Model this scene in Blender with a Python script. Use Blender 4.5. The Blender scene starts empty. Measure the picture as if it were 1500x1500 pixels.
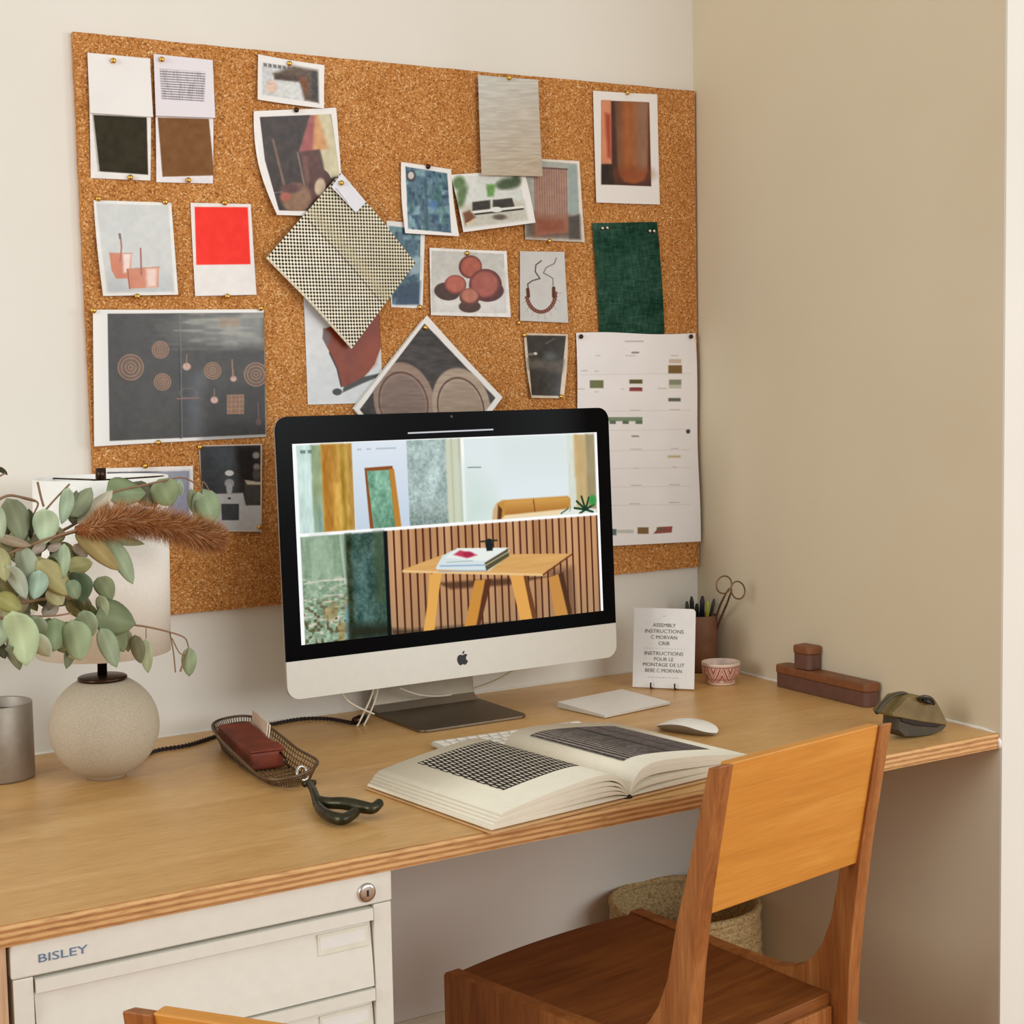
import bpy, bmesh, math, random
import numpy as np
from mathutils import Vector, Matrix
random.seed(7)
S = bpy.context.scene
C = S.collection
PI = math.pi

# ------------------------------------------------------------------ camera
FPX, YAW, PITCH, ROLL = 2230.6, math.radians(31.188), math.radians(4.694), math.radians(-1.082)
CAM = np.array([-1.9405, -2.4719, 1.3174])
Fv = np.array([math.sin(YAW)*math.cos(PITCH), math.cos(YAW)*math.cos(PITCH), -math.sin(PITCH)])
r_ = np.array([math.cos(YAW), -math.sin(YAW), 0.0]); u_ = np.cross(r_, Fv)
Rv = math.cos(ROLL)*r_ + math.sin(ROLL)*u_
Uv = -math.sin(ROLL)*r_ + math.cos(ROLL)*u_
cd = bpy.data.cameras.new('camera'); cam = bpy.data.objects.new('camera', cd); C.objects.link(cam)
cd.sensor_fit = 'HORIZONTAL'; cd.sensor_width = 36.0; cd.lens = 36.0*FPX/1500.0; cd.clip_start = 0.05
m = Matrix.Identity(4)
for i in range(3):
    m[i][0], m[i][1], m[i][2], m[i][3] = Rv[i], Uv[i], -Fv[i], CAM[i]
cam.matrix_world = m
S.camera = cam

# ------------------------------------------------------------------ world, light, exposure
W = bpy.data.worlds.new('world'); S.world = W; W.use_nodes = True
W.node_tree.nodes['Background'].inputs[0].default_value = (0.96, 0.955, 0.91, 1)
W.node_tree.nodes['Background'].inputs[1].default_value = 0.61
def area(name, loc, target, sx, sy, power, col):
    l = bpy.data.lights.new(name, 'AREA'); l.shape = 'RECTANGLE'; l.size = sx; l.size_y = sy; l.energy = power; l.color = col
    o = bpy.data.objects.new(name, l); C.objects.link(o); o.location = loc
    o.rotation_euler = (Vector(target)-Vector(loc)).to_track_quat('-Z', 'Y').to_euler()
    return o
area('window_daylight', (0.25, -5.7, 2.3), (-0.9, 0, 0.95), 3.2, 2.0, 106, (0.95, 0.985, 1.0))
area('right_window_daylight', (2.6, -3.6, 1.7), (-1.2, 0, 1.0), 1.3, 1.5, 44, (0.91, 0.97, 1.0))
area('side_window_daylight', (-4.6, -1.6, 2.0), (-0.4, -0.2, 1.1), 1.4, 1.5, 52, (0.96, 0.985, 0.98))
S.view_settings.view_transform = 'Standard'; S.view_settings.look = 'None'
S.view_settings.exposure = 0.0; S.view_settings.gamma = 1.0; S.view_settings.use_curve_mapping = False
S.cycles.max_bounces = 8; S.cycles.diffuse_bounces = 4

# ------------------------------------------------------------------ helpers
def lin(c):
    c = np.asarray(c, float)/255.0
    return np.where(c <= 0.04045, c/12.92, ((c+0.055)/1.055)**2.4)
def L4(c): return tuple(lin(c)) + (1.0,)
def proj(P):
    d = np.asarray(P, float)-CAM; z = d @ Fv
    return 750+FPX*(d @ Rv)/z, 750-FPX*(d @ Uv)/z
def at(x, y, ax, val):
    """world point on the plane axis=val seen at measured position x, y of the photograph"""
    d = Fv + Rv*(x-750)/FPX - Uv*(y-750)/FPX
    return CAM + d*((val-CAM[ax])/d[ax])
def hide(o): return o

class NT:
    def __init__(s, name, rough=0.5, metal=0.0, spec=0.5):
        s.m = bpy.data.materials.new(name); s.m.use_nodes = True; s.n = s.m.node_tree.nodes; s.l = s.m.node_tree.links
        s.b = s.n['Principled BSDF']; s.b.inputs['Roughness'].default_value = rough; s.b.inputs['Metallic'].default_value = metal
        s.b.inputs['Specular IOR Level'].default_value = spec
        s.tc = s.n.new('ShaderNodeTexCoord')
    def mapping(s, scale=(1, 1, 1), rot=(0, 0, 0), out='Object'):
        mp = s.n.new('ShaderNodeMapping'); mp.inputs['Scale'].default_value = scale; mp.inputs['Rotation'].default_value = rot
        s.l.new(s.tc.outputs[out], mp.inputs[0]); return mp.outputs[0]
    def noise(s, vec, scale=5, detail=4, rough=0.55, dist=0.0):
        t = s.n.new('ShaderNodeTexNoise'); t.inputs['Scale'].default_value = scale; t.inputs['Detail'].default_value = detail
        t.inputs['Roughness'].default_value = rough; t.inputs['Distortion'].default_value = dist
        s.l.new(vec, t.inputs['Vector']); return t.outputs['Fac']
    def vor(s, vec, scale, out='Color'):
        t = s.n.new('ShaderNodeTexVoronoi'); t.inputs['Scale'].default_value = scale
        s.l.new(vec, t.inputs['Vector']); return t.outputs[out]
    def wave(s, vec, scale, dist=0, detail=0, dscale=1, dirn='Z'):
        t = s.n.new('ShaderNodeTexWave'); t.bands_direction = dirn; t.inputs['Scale'].default_value = scale
        t.inputs['Distortion'].default_value = dist; t.inputs['Detail'].default_value = detail; t.inputs['Detail Scale'].default_value = dscale
        s.l.new(vec, t.inputs['Vector']); return t.outputs['Fac']
    def ramp(s, fac, stops, interp='LINEAR'):
        r = s.n.new('ShaderNodeValToRGB'); r.color_ramp.interpolation = interp
        e = r.color_ramp.elements
        while len(e) < len(stops): e.new(0.5)
        for k, (p, c) in enumerate(stops): e[k].position = p; e[k].color = L4(c)
        s.l.new(fac, r.inputs[0]); return r.outputs[0]
    def mix(s, a, b, fac, mode='MIX'):
        x = s.n.new('ShaderNodeMix'); x.data_type = 'RGBA'; x.blend_type = mode
        if isinstance(fac, (int, float)): x.inputs[0].default_value = fac
        else: s.l.new(fac, x.inputs[0])
        for i, v in ((6, a), (7, b)):
            if isinstance(v, (tuple, list)): x.inputs[i].default_value = L4(v)
            else: s.l.new(v, x.inputs[i])
        return x.outputs[2]
    def color(s, c):
        if isinstance(c, (tuple, list)): s.b.inputs['Base Color'].default_value = L4(c)
        else: s.l.new(c, s.b.inputs['Base Color'])
        return s
    def bump(s, h, strength=0.2, dist=0.002):
        b = s.n.new('ShaderNodeBump'); b.inputs['Strength'].default_value = strength; b.inputs['Distance'].default_value = dist
        s.l.new(h, b.inputs['Height']); s.l.new(b.outputs[0], s.b.inputs['Normal']); return s

def plain(name, c, rough=0.5, metal=0.0, var=0.06, scale=60, bump=0.0, spec=0.5):
    t = NT(name, rough, metal, spec); v = t.mapping()
    n = t.noise(v, scale, 3)
    c = np.array(c, float)
    t.color(t.ramp(n, [(0.3, tuple(np.clip(c*(1-var), 0, 255))), (0.7, tuple(np.clip(c*(1+var), 0, 255)))]))
    if bump: t.bump(n, bump, 0.001)
    return t.m

def wood(name, dark, mid, light, rough=0.45, axis=0, scale=1.0, spec=0.4, fmix=0.35):
    t = NT(name, rough, 0, spec)
    sc = [14*scale]*3; sc[axis] = 1.3*scale
    v = t.mapping(tuple(sc))
    n1 = t.noise(v, 3.0, 6, 0.6, 0.6)
    sc2 = [120*scale]*3; sc2[axis] = 5*scale
    n2 = t.noise(t.mapping(tuple(sc2)), 3.0, 3, 0.6, 0.1)
    base = t.ramp(n1, [(0.3, dark), (0.5, mid), (0.72, light)])
    fine = t.ramp(n2, [(0.35, (170, 160, 150)), (0.6, (255, 255, 255))])
    t.color(t.mix(base, fine, fmix, 'MULTIPLY')); t.bump(n2, 0.12, 0.0006)
    return t.m

M = {}
# walls
t = NT('painted_wall', 0.85, 0, 0.25); v = t.mapping(); n = t.noise(v, 3, 4)
t.color(t.ramp(n, [(0.3, (226, 221, 210)), (0.7, (231, 226, 216))])); t.bump(t.noise(v, 90, 3), 0.06, 0.001); M['wall'] = t.m
t = NT('beige_painted_wall', 0.85, 0, 0.25); v = t.mapping(); n = t.noise(v, 3, 4)
t.color(t.ramp(n, [(0.3, (214, 200, 172)), (0.7, (219, 205, 178))])); t.bump(t.noise(v, 90, 3), 0.06, 0.001); M['wall_beige'] = t.m
M['trim'] = plain('trim_paint', (225, 214, 190), 0.55, var=0.02)
M['floor'] = wood('floor_boards', (164, 106, 60), (184, 124, 74), (200, 142, 90), 0.5, 0)
# cork
t = NT('cork', 0.9, 0, 0.15); v = t.mapping((1, 1, 1))
cell = t.vor(v, 430); hs = t.n.new('ShaderNodeSeparateColor'); t.l.new(cell, hs.inputs[0])
g = t.ramp(hs.outputs[0], [(0.0, (136, 86, 44)), (0.12, (170, 110, 56)), (0.35, (190, 128, 68)), (0.7, (202, 141, 79)), (0.93, (222, 170, 112)), (1.0, (238, 200, 152))])
big = t.noise(v, 9, 4); spk = t.noise(v, 160, 2)
g = t.mix(g, t.ramp(big, [(0.3, (232, 218, 200)), (0.7, (255, 255, 255))]), 0.7, 'MULTIPLY')
g = t.mix(g, t.ramp(spk, [(0.27, (150, 104, 64)), (0.36, (255, 255, 255))]), 0.7, 'MULTIPLY')
t.color(g); t.bump(hs.outputs[1], 0.35, 0.0012); M['cork'] = t.m
# plywood
t = NT('birch_plywood_face', 0.34, 0, 0.45); v = t.mapping((1.6, 9, 9)); n1 = t.noise(v, 2.2, 5, 0.55, 0.8)
n2 = t.noise(t.mapping((30, 200, 200)), 1.0, 3)
base = t.ramp(n1, [(0.3, (206, 158, 96)), (0.55, (216, 170, 108)), (0.75, (224, 182, 122))])
t.color(t.mix(base, t.ramp(n2, [(0.35, (205, 195, 180)), (0.6, (255, 255, 255))]), 0.35, 'MULTIPLY')); t.bump(n2, 0.04, 0.0004); M['ply'] = t.m
t = NT('plywood_edge_plies', 0.6, 0, 0.3); v = t.mapping((1, 1, 1))
w = t.wave(t.mapping((0.6, 0.6, 1)), 42, 0.4, 1, 3, 'Z'); n = t.noise(t.mapping((14, 14, 120)), 2, 4)
base = t.ramp(w, [(0.2, (178, 124, 74)), (0.5, (206, 156, 100)), (0.8, (216, 170, 114))])
t.color(t.mix(base, t.ramp(n, [(0.3, (150, 110, 80)), (0.5, (255, 255, 255))]), 0.5, 'MULTIPLY')); M['ply_edge'] = t.m
M['ply_panel'] = wood('plywood_side', (190, 148, 112), (208, 168, 132), (220, 184, 148), 0.5, 2)
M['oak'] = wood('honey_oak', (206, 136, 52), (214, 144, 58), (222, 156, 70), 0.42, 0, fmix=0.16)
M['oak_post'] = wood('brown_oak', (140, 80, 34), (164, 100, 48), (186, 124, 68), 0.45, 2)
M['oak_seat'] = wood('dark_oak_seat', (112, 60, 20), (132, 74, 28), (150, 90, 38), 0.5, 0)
M['cab'] = plain('cream_enamel', (226, 221, 208), 0.4, var=0.01)
M['cab_dark'] = plain('drawer_gap_shade', (70, 62, 50), 0.7)
M['label_paper'] = plain('label_card', (222, 219, 200), 0.35, var=0.02)
M['chrome'] = plain('nickel', (205, 200, 192), 0.25, 1.0, 0.02)
M['black'] = plain('black_plastic', (18, 17, 18), 0.4)
M['alu'] = plain('silver_aluminium', (205, 202, 196), 0.42, 0.75, 0.01)
M['alu_chin'] = plain('silver_chin', (212, 206, 195), 0.5, 0.35, 0.008)
M['glass_black'] = plain('black_glass', (6, 6, 8), 0.2, 0, 0.0, spec=0.06)
M['white_plastic'] = plain('white_plastic', (236, 230, 220), 0.35, var=0.01)
M['white_key'] = plain('white_keycap', (232, 226, 214), 0.5, var=0.01)
M['white_cable'] = plain('white_cable', (226, 216, 196), 0.5, var=0.02)
M['paper'] = plain('white_card', (236, 232, 228), 0.7, var=0.01, spec=0.2)
M['paper_back'] = plain('paper_back', (228, 224, 216), 0.8, var=0.01, spec=0.2)
M['ink'] = plain('dark_ink', (70, 66, 58), 0.8)
M['ink_blue'] = plain('blue_ink', (96, 118, 150), 0.6)
M['neck'] = plain('shaded_neck_aluminium', (150, 138, 120), 0.45, 0.6, 0.02)  # aluminium toned down for the shadow behind the monitor
M['foot'] = plain('shaded_aluminium_foot', (128, 114, 96), 0.38, 0.9, 0.02)  # aluminium colour darkened for the dark monitor back it reflects
M['brass'] = plain('brass', (214, 168, 84), 0.28, 1.0, 0.05)
M['ceramic'] = plain('speckled_stoneware', (184, 170, 148), 0.8, var=0.06, scale=420, bump=0.2)
M['shade'] = plain('white_linen_shade', (250, 247, 240), 0.9, var=0.015, scale=300, spec=0.1)
M['scissor'] = plain('bronze_scissor_metal', (132, 106, 76), 0.4, 0.7, 0.1)
M['card_ink'] = plain('card_ink', (122, 116, 100), 0.8)
M['mouse_base'] = plain('mouse_base', (150, 142, 130), 0.4, 0.3, 0.02)
M['bronze'] = plain('dark_bronze', (66, 46, 34), 0.32, 0.9, 0.1)
M['cord'] = plain('black_braided_cord', (44, 28, 24), 0.8, var=0.3, scale=300)
M['leather'] = plain('brown_leather', (122, 80, 54), 0.6, var=0.08, scale=40)
M['leather_box'] = plain('dark_leather', (104, 68, 56), 0.55, var=0.06, scale=50)
M['leather_lid'] = plain('brown_leather_lid', (126, 76, 42), 0.5, var=0.1, scale=50)
M['red_leather'] = plain('red_brown_leather', (112, 44, 22), 0.6, var=0.2, scale=25)
M['olive'] = plain('olive_waxed_leather', (112, 92, 50), 0.55, var=0.12, scale=30)
M['olive_dark'] = plain('dark_olive_leather', (62, 52, 34), 0.6, var=0.12, scale=30)
M['steel_cup'] = plain('brushed_steel', (160, 150, 138), 0.5, 0.6, 0.04)
M['wire'] = plain('rusty_wire', (110, 88, 66), 0.45, 0.7, 0.15)
M['verdigris'] = plain('dark_green_bronze', (62, 60, 44), 0.35, 0.8, 0.2)
M['stem'] = plain('woody_stem', (140, 108, 80), 0.8)
M['page'] = plain('book_paper', (232, 223, 202), 0.75, var=0.01, spec=0.2)
M['cloth_cover'] = plain('tan_book_cover', (206, 164, 112), 0.7, var=0.03)
M['shadow_gap'] = plain('painted_gap_shade', (40, 24, 16), 0.8)  # dark colour painted in for the shade in narrow gaps
M['graphite'] = plain('graphite', (60, 56, 60), 0.5)
M['lime'] = plain('lime_plastic', (172, 178, 60), 0.5)

def vcol(name, rough=0.45, spec=0.4, emit=False, bump=False):
    t = NT(name, rough, 0, spec); a = t.n.new('ShaderNodeAttribute'); a.attribute_name = 'print'
    if emit:
        t.b.inputs['Base Color'].default_value = (0, 0, 0, 1)
        t.l.new(a.outputs['Color'], t.b.inputs['Emission Color']); t.b.inputs['Emission Strength'].default_value = 1.0
    else: t.l.new(a.outputs['Color'], t.b.inputs['Base Color'])
    if bump: t.bump(t.noise(t.mapping(), 500, 2), 0.3, 0.0008)
    return t.m
M['print'] = vcol('printed_photo_paper', 0.38, 0.35)
M['matte_print'] = vcol('printed_matte_paper', 0.7, 0.2)
M['fabric_print'] = vcol('woven_fabric', 0.9, 0.1, bump=True)
M['screen'] = vcol('lit_screen', 0.3, 0.05, True)
M['leaf'] = vcol('leaf_surface', 0.6, 0.3)

def finish(name, me, mat, parent=None, smooth=False, bev=0.0, seg=2):
    for mm in (mat if isinstance(mat, (list, tuple)) else [mat]): me.materials.append(mm)
    o = bpy.data.objects.new(name, me); C.objects.link(o)
    if parent is not None: o.parent = parent
    if smooth: me.polygons.foreach_set('use_smooth', [True]*len(me.polygons))
    if bev:
        b = o.modifiers.new('bevel', 'BEVEL'); b.width = bev; b.segments = seg; b.limit_method = 'ANGLE'; b.angle_limit = 0.6
        me.polygons.foreach_set('use_smooth', [True]*len(me.polygons))
        wn = o.modifiers.new('wn', 'WEIGHTED_NORMAL'); wn.keep_sharp = False
    return o

class MB:
    def __init__(s): s.v = []; s.f = []; s.mi = []
    def add(s, vs, fs, mi=0):
        k = len(s.v); s.v += [tuple(float(c) for c in p) for p in vs]; s.f += [tuple(i+k for i in f) for f in fs]; s.mi += [mi]*len(fs); return s
    def box(s, x0, x1, y0, y1, z0, z1, mi=0, mat=None):
        vs = [(x, y, z) for x in (x0, x1) for y in (y0, y1) for z in (z0, z1)]
        if mat is not None: vs = [tuple(mat @ Vector(p)) for p in vs]
        return s.add(vs, [(0, 1, 3, 2), (4, 6, 7, 5), (0, 4, 5, 1), (2, 3, 7, 6), (0, 2, 6, 4), (1, 5, 7, 3)], mi)
    def prism(s, poly, axis, a, b, mi=0, tap=None):
        """2D polygon extruded along axis from a to b; poly coords are the two other axes in order"""
        n = len(poly); vs = []
        for w_ in (a, b):
            for (p, q) in poly:
                vs.append({0: (w_, p, q), 1: (p, w_, q), 2: (p, q, w_)}[axis])
        s.add(vs, [tuple(range(n))[::-1], tuple(range(n, 2*n))] + [(i, (i+1) % n, n+(i+1) % n, n+i) for i in range(n)], mi)
        return s
    def lathe(s, prof, seg=48, c=(0, 0, 0), mi=0, close=False):
        k = len(prof); vs = []
        for j in range(seg):
            a = 2*PI*j/seg
            for (r, z) in prof: vs.append((c[0]+r*math.cos(a), c[1]+r*math.sin(a), c[2]+z))
        fs = []
        for j in range(seg):
            for i in range(k-1):
                fs.append((j*k+i, ((j+1) % seg)*k+i, ((j+1) % seg)*k+i+1, j*k+i+1))
        return s.add(vs, fs, mi)
    def tube(s, pts, r, seg=8, mi=0, cap=True, closed=False):
        P = [Vector(p) for p in pts]; n = len(P)
        R = r if isinstance(r, (list, tuple)) else [r]*n
        vs = []; prev = None
        for i in range(n):
            if closed: d = P[(i+1) % n]-P[i-1]
            else: d = P[min(i+1, n-1)]-P[max(i-1, 0)]
            d = d.normalized() if d.length > 1e-9 else Vector((0, 0, 1))
            if prev is None:
                a = Vector((0, 0, 1)) if abs(d.z) < 0.9 else Vector((1, 0, 0))
                nx = d.cross(a).normalized()
            else:
                nx = (prev-d*prev.dot(d)).normalized()
            ny = d.cross(nx); prev = nx
            for j in range(seg):
                t_ = 2*PI*j/seg; vs.append(P[i]+(nx*math.cos(t_)+ny*math.sin(t_))*R[i])
        fs = [(i*seg+j, i*seg+(j+1) % seg, (i+1)*seg+(j+1) % seg, (i+1)*seg+j) for i in range(n-1) for j in range(seg)]
        if closed: fs += [((n-1)*seg+j, (n-1)*seg+(j+1) % seg, (j+1) % seg, j) for j in range(seg)]
        elif cap: fs += [tuple(range(seg))[::-1], tuple(range((n-1)*seg, n*seg))]
        return s.add(vs, fs, mi)
    def build(s, name, mat, parent=None, smooth=False, bev=0.0, seg=2):
        me = bpy.data.meshes.new(name); me.from_pydata(s.v, [], s.f); me.update()
        bm = bmesh.new(); bm.from_mesh(me); bmesh.ops.recalc_face_normals(bm, faces=bm.faces[:]); bm.to_mesh(me); bm.free()
        o = finish(name, me, mat, parent, smooth, bev, seg)
        if any(s.mi): me.polygons.foreach_set('material_index', s.mi)
        return o
def spline(pts, n=8):
    P = [np.array(p, float) for p in pts]; out = []
    for i in range(len(P)-1):
        p0, p1, p2, p3 = P[max(i-1, 0)], P[i], P[i+1], P[min(i+2, len(P)-1)]
        for k in range(n):
            t_ = k/n
            out.append(0.5*((2*p1)+(-p0+p2)*t_+(2*p0-5*p1+4*p2-p3)*t_**2+(-p0+3*p1-3*p2+p3)*t_**3))
    out.append(P[-1]); return [tuple(p) for p in out]
def thing(name, label, cat, loc=(0, 0, 0), rz=0.0, group=None):
    o = bpy.data.objects.new(name, None); C.objects.link(o); o.location = loc; o.rotation_euler = (0, 0, rz); o.empty_display_size = 0.02
    o['label'] = label; o['category'] = cat
    if group: o['group'] = group
    return o
def tag(o, label, cat, group=None):
    o['label'] = label; o['category'] = cat
    if group: o['group'] = group
    return o
def struct(o): o['kind'] = 'structure'; return o
def text(body, size, mat, parent, mw, align='CENTER', name='lettering', ext=0.0002, sx=1.0):
    cu = bpy.data.curves.new(name, 'FONT'); cu.body = body; cu.size = size; cu.align_x = align; cu.align_y = 'CENTER'; cu.extrude = ext
    cu.resolution_u = 3
    tmp = bpy.data.objects.new('tmp', cu); C.objects.link(tmp)
    dg = bpy.context.evaluated_depsgraph_get(); me = bpy.data.meshes.new_from_object(tmp.evaluated_get(dg))
    bpy.data.objects.remove(tmp); bpy.data.curves.remove(cu)
    me.name = name; me.transform(mw @ Matrix.Diagonal((sx, 1, 1, 1)))
    me.materials.clear(); return finish(name, me, mat, parent)

# ---- printed surfaces: a fine grid whose points carry the colour of the print
class Ink:
    """colours (0..255) at points X, Y (positions measured on the photograph)"""
    def __init__(s, X, Y, base): s.X, s.Y = X, Y; s.c = np.tile(np.array(base, float), (len(X), 1)); s.soft = 0.6
    def _ap(s, a, col):
        a = np.clip(a, 0, 1)[:, None]; s.c = s.c*(1-a)+np.asarray(col, float)*a; return s
    def sd(s, pts):
        X, Y = s.X, s.Y; ins = np.zeros(len(X), bool); dm = np.full(len(X), 1e9); n = len(pts)
        for i in range(n):
            x0, y0 = pts[i]; x1, y1 = pts[(i+1) % n]; dx, dy = x1-x0, y1-y0
            t_ = np.clip(((X-x0)*dx+(Y-y0)*dy)/(dx*dx+dy*dy+1e-9), 0, 1)
            dm = np.minimum(dm, np.hypot(X-x0-t_*dx, Y-y0-t_*dy))
            c = (y0 > Y) != (y1 > Y); ins ^= c & (X < dx*(Y-y0)/(dy if abs(dy) > 1e-9 else 1e-9)+x0)
        return np.where(ins, dm, -dm)
    def poly(s, pts, col, soft=None, a=1.0):
        so = soft or s.soft; return s._ap(a*np.clip(0.5+s.sd(pts)/(2*so), 0, 1), col)
    def mask(s, pts, soft=None): return np.clip(0.5+s.sd(pts)/(2*(soft or s.soft)), 0, 1)
    def ell(s, cx, cy, rx, ry, col, rot=0, soft=None, a=1.0):
        so = soft or s.soft; c, q = math.cos(rot), math.sin(rot); dx, dy = s.X-cx, s.Y-cy
        u, v = (dx*c+dy*q)/rx, (-dx*q+dy*c)/ry; d = (1-np.hypot(u, v))*min(rx, ry)
        return s._ap(a*np.clip(0.5+d/(2*so), 0, 1), col)
    def ring(s, cx, cy, rx, ry, w, col, rot=0, a=1.0):
        c, q = math.cos(rot), math.sin(rot); dx, dy = s.X-cx, s.Y-cy
        u, v = (dx*c+dy*q)/rx, (-dx*q+dy*c)/ry; d = np.abs(1-np.hypot(u, v))*min(rx, ry)
        return s._ap(a*np.clip(0.5+(w/2-d)/(2*s.soft), 0, 1), col)
    def line(s, pts, w, col, a=1.0, soft=None):
        d = np.full(len(s.X), 1e9); so = soft or s.soft
        for (x0, y0), (x1, y1) in zip(pts[:-1], pts[1:]):
            dx, dy = x1-x0, y1-y0; t_ = np.clip(((s.X-x0)*dx+(s.Y-y0)*dy)/(dx*dx+dy*dy+1e-9), 0, 1)
            d = np.minimum(d, np.hypot(s.X-x0-t_*dx, s.Y-y0-t_*dy))
        return s._ap(a*np.clip(0.5+(w/2-d)/(2*so), 0, 1), col)
    def grad(s, p, q, c0, c1, m_=None):
        dx, dy = q[0]-p[0], q[1]-p[1]; t_ = np.clip(((s.X-p[0])*dx+(s.Y-p[1])*dy)/(dx*dx+dy*dy), 0, 1)[:, None]
        col = np.array(c0, float)*(1-t_)+np.array(c1, float)*t_
        m_ = np.ones(len(s.X)) if m_ is None else m_
        s.c = s.c*(1-m_[:, None])+col*m_[:, None]; return s
    def noise(s, sx, sy, seed=0):
        rs = np.random.RandomState(seed); T = rs.rand(64, 64)
        x, y = s.X/sx, s.Y/sy; xi, yi = np.floor(x).astype(int), np.floor(y).astype(int); fx, fy = x-xi, y-yi
        fx, fy = fx*fx*(3-2*fx), fy*fy*(3-2*fy); g = lambda a, b: T[a % 64, b % 64]
        return g(xi, yi)*(1-fx)*(1-fy)+g(xi+1, yi)*fx*(1-fy)+g(xi, yi+1)*(1-fx)*fy+g(xi+1, yi+1)*fx*fy
    def mott(s, amp, sx, sy, seed=0, m_=None):
        n_ = (s.noise(sx, sy, seed)-0.5)+0.5*(s.noise(sx/2.1, sy/2.1, seed+1)-0.5)
        m_ = 1 if m_ is None else m_
        s.c = np.clip(s.c+(n_*amp*2*m_)[:, None], 0, 255); return s
    def stripes(s, t_, per, duty, col, m_):
        ph = np.abs(((t_/per) % 1)-0.5)*2
        return s._ap(np.clip((ph-(1-duty))*per/1.2+0.5, 0, 1)*m_, col)

def colored_grid(name, P, nu, nv, painter, mat, parent, base=(235, 232, 228), flip=False, two=True, thick=0.0):
    """P: (nv+1, nu+1, 3) world points"""
    pts = P.reshape(-1, 3); X, Y = proj(pts)
    ink = Ink(X, Y, base)
    gu, gv = np.meshgrid(np.linspace(0, 1, nu+1), np.linspace(0, 1, nv+1)); ink.u, ink.v = gu.ravel(), gv.ravel()
    if painter: painter(ink)
    me = bpy.data.meshes.new(name)
    idx = np.arange((nu+1)*(nv+1)).reshape(nv+1, nu+1)
    q = np.stack([idx[:-1, :-1], idx[1:, :-1], idx[1:, 1:], idx[:-1, 1:]], -1).reshape(-1, 4)
    if flip: q = q[:, ::-1]
    me.vertices.add(len(pts)); me.vertices.foreach_set('co', pts.astype(np.float32).ravel())
    me.loops.add(q.size); me.loops.foreach_set('vertex_index', q.ravel().astype(np.int32))
    me.polygons.add(len(q)); me.polygons.foreach_set('loop_start', (np.arange(len(q))*4).astype(np.int32))
    me.update(calc_edges=True); me.validate()
    at_ = me.color_attributes.new('print', 'FLOAT_COLOR', 'POINT')
    col = np.concatenate([lin(np.clip(ink.c, 0, 255)), np.ones((len(pts), 1))], 1)
    at_.data.foreach_set('color', col.astype(np.float32).ravel())
    me.polygons.foreach_set('use_smooth', [True]*len(me.polygons))
    o = finish(name, me, mat, parent)
    if thick:
        so = o.modifiers.new('solid', 'SOLIDIFY'); so.thickness = thick; so.offset = -1
    return o
# ------------------------------------------------------------------ setting
D = 0.79          # desk depth
def sbox(name, mat, *a):
    return struct(MB().box(*a).build(name, mat))
sbox('wall_back', M['wall'], -5.5, 0.0, 0.0, 0.10, 0, 2.7)
sbox('wall_right', M['wall_beige'], 0.0, 0.10, -D, 0.10, 0, 2.7)
sbox('wall_front_return', M['wall'], 0.0, 2.2, -D-0.004, -D, 0, 2.7)
sbox('floor', M['floor'], -5.5, 2.2, -6.5, 0.1, -0.05, 0)
bb = MB().prism([(0, 0), (-0.014, 0), (-0.014, 0.125), (-0.010, 0.135), (-0.004, 0.142), (0, 0.142)], 0, -5.5, 0.0)
struct(bb.build('baseboard_back', M['trim']))
bb = MB().prism([(0, 0), (-0.014, 0), (-0.014, 0.125), (-0.010, 0.135), (-0.004, 0.142), (0, 0.142)], 1, -D, -0.014)
struct(bb.build('baseboard_right', M['trim']))

# ------------------------------------------------------------------ desk
desk = thing('desk', 'long light birch plywood desk with exposed ply edge fixed between the walls', 'desk', (-0.8, -0.4, 0))
T0, T1 = 0.7155, 0.74
off = Vector((0.8, 0.4, 0))
def dk(mb): mb.v = [(x+0.8, y+0.4, z) for x, y, z in mb.v]; return mb
mb = MB(); r = 0.004
prof = [(-0.001, T0), (-D, T0), (-D, T1-r), (-D+r*0.4, T1-r*0.35), (-D+r, T1), (-0.001, T1)]
mb.prism(prof, 0, -1.615, -0.0025)
me_o = dk(mb).build('desk_top', [M['ply'], M['ply_edge']], desk)
for p in me_o.data.polygons:
    if abs(p.normal.z) < 0.95: p.material_index = 1
dk(MB().box(-1.612, -1.580, -D+0.006, -0.02, 0, T0)).build('side_panel', M['ply_panel'], desk, bev=0.001)
dk(MB().box(-1.575, -0.02, -0.022, -0.001, T0-0.03, T0-0.001)).build('wall_batten', M['ply_panel'], desk)
bead = MB().tube([(-0.0022, -0.004, T1+0.001), (-0.0022, -0.3, T1+0.001), (-0.0022, -D+0.03, T1+0.001), (-0.002, -D+0.008, T1-0.003), (-0.002, -D-0.001, T1-0.014), (-0.002, -D-0.001, T0)], 0.0035, 8)
struct(bead.build('trim_1', M['white_plastic'], smooth=True))
bead = MB().tube([(-1.6, -0.0015, T1+0.001), (-0.002, -0.0015, T1+0.001)], 0.0022, 8)
struct(bead.build('trim_2', M['wall'], smooth=True))

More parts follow.
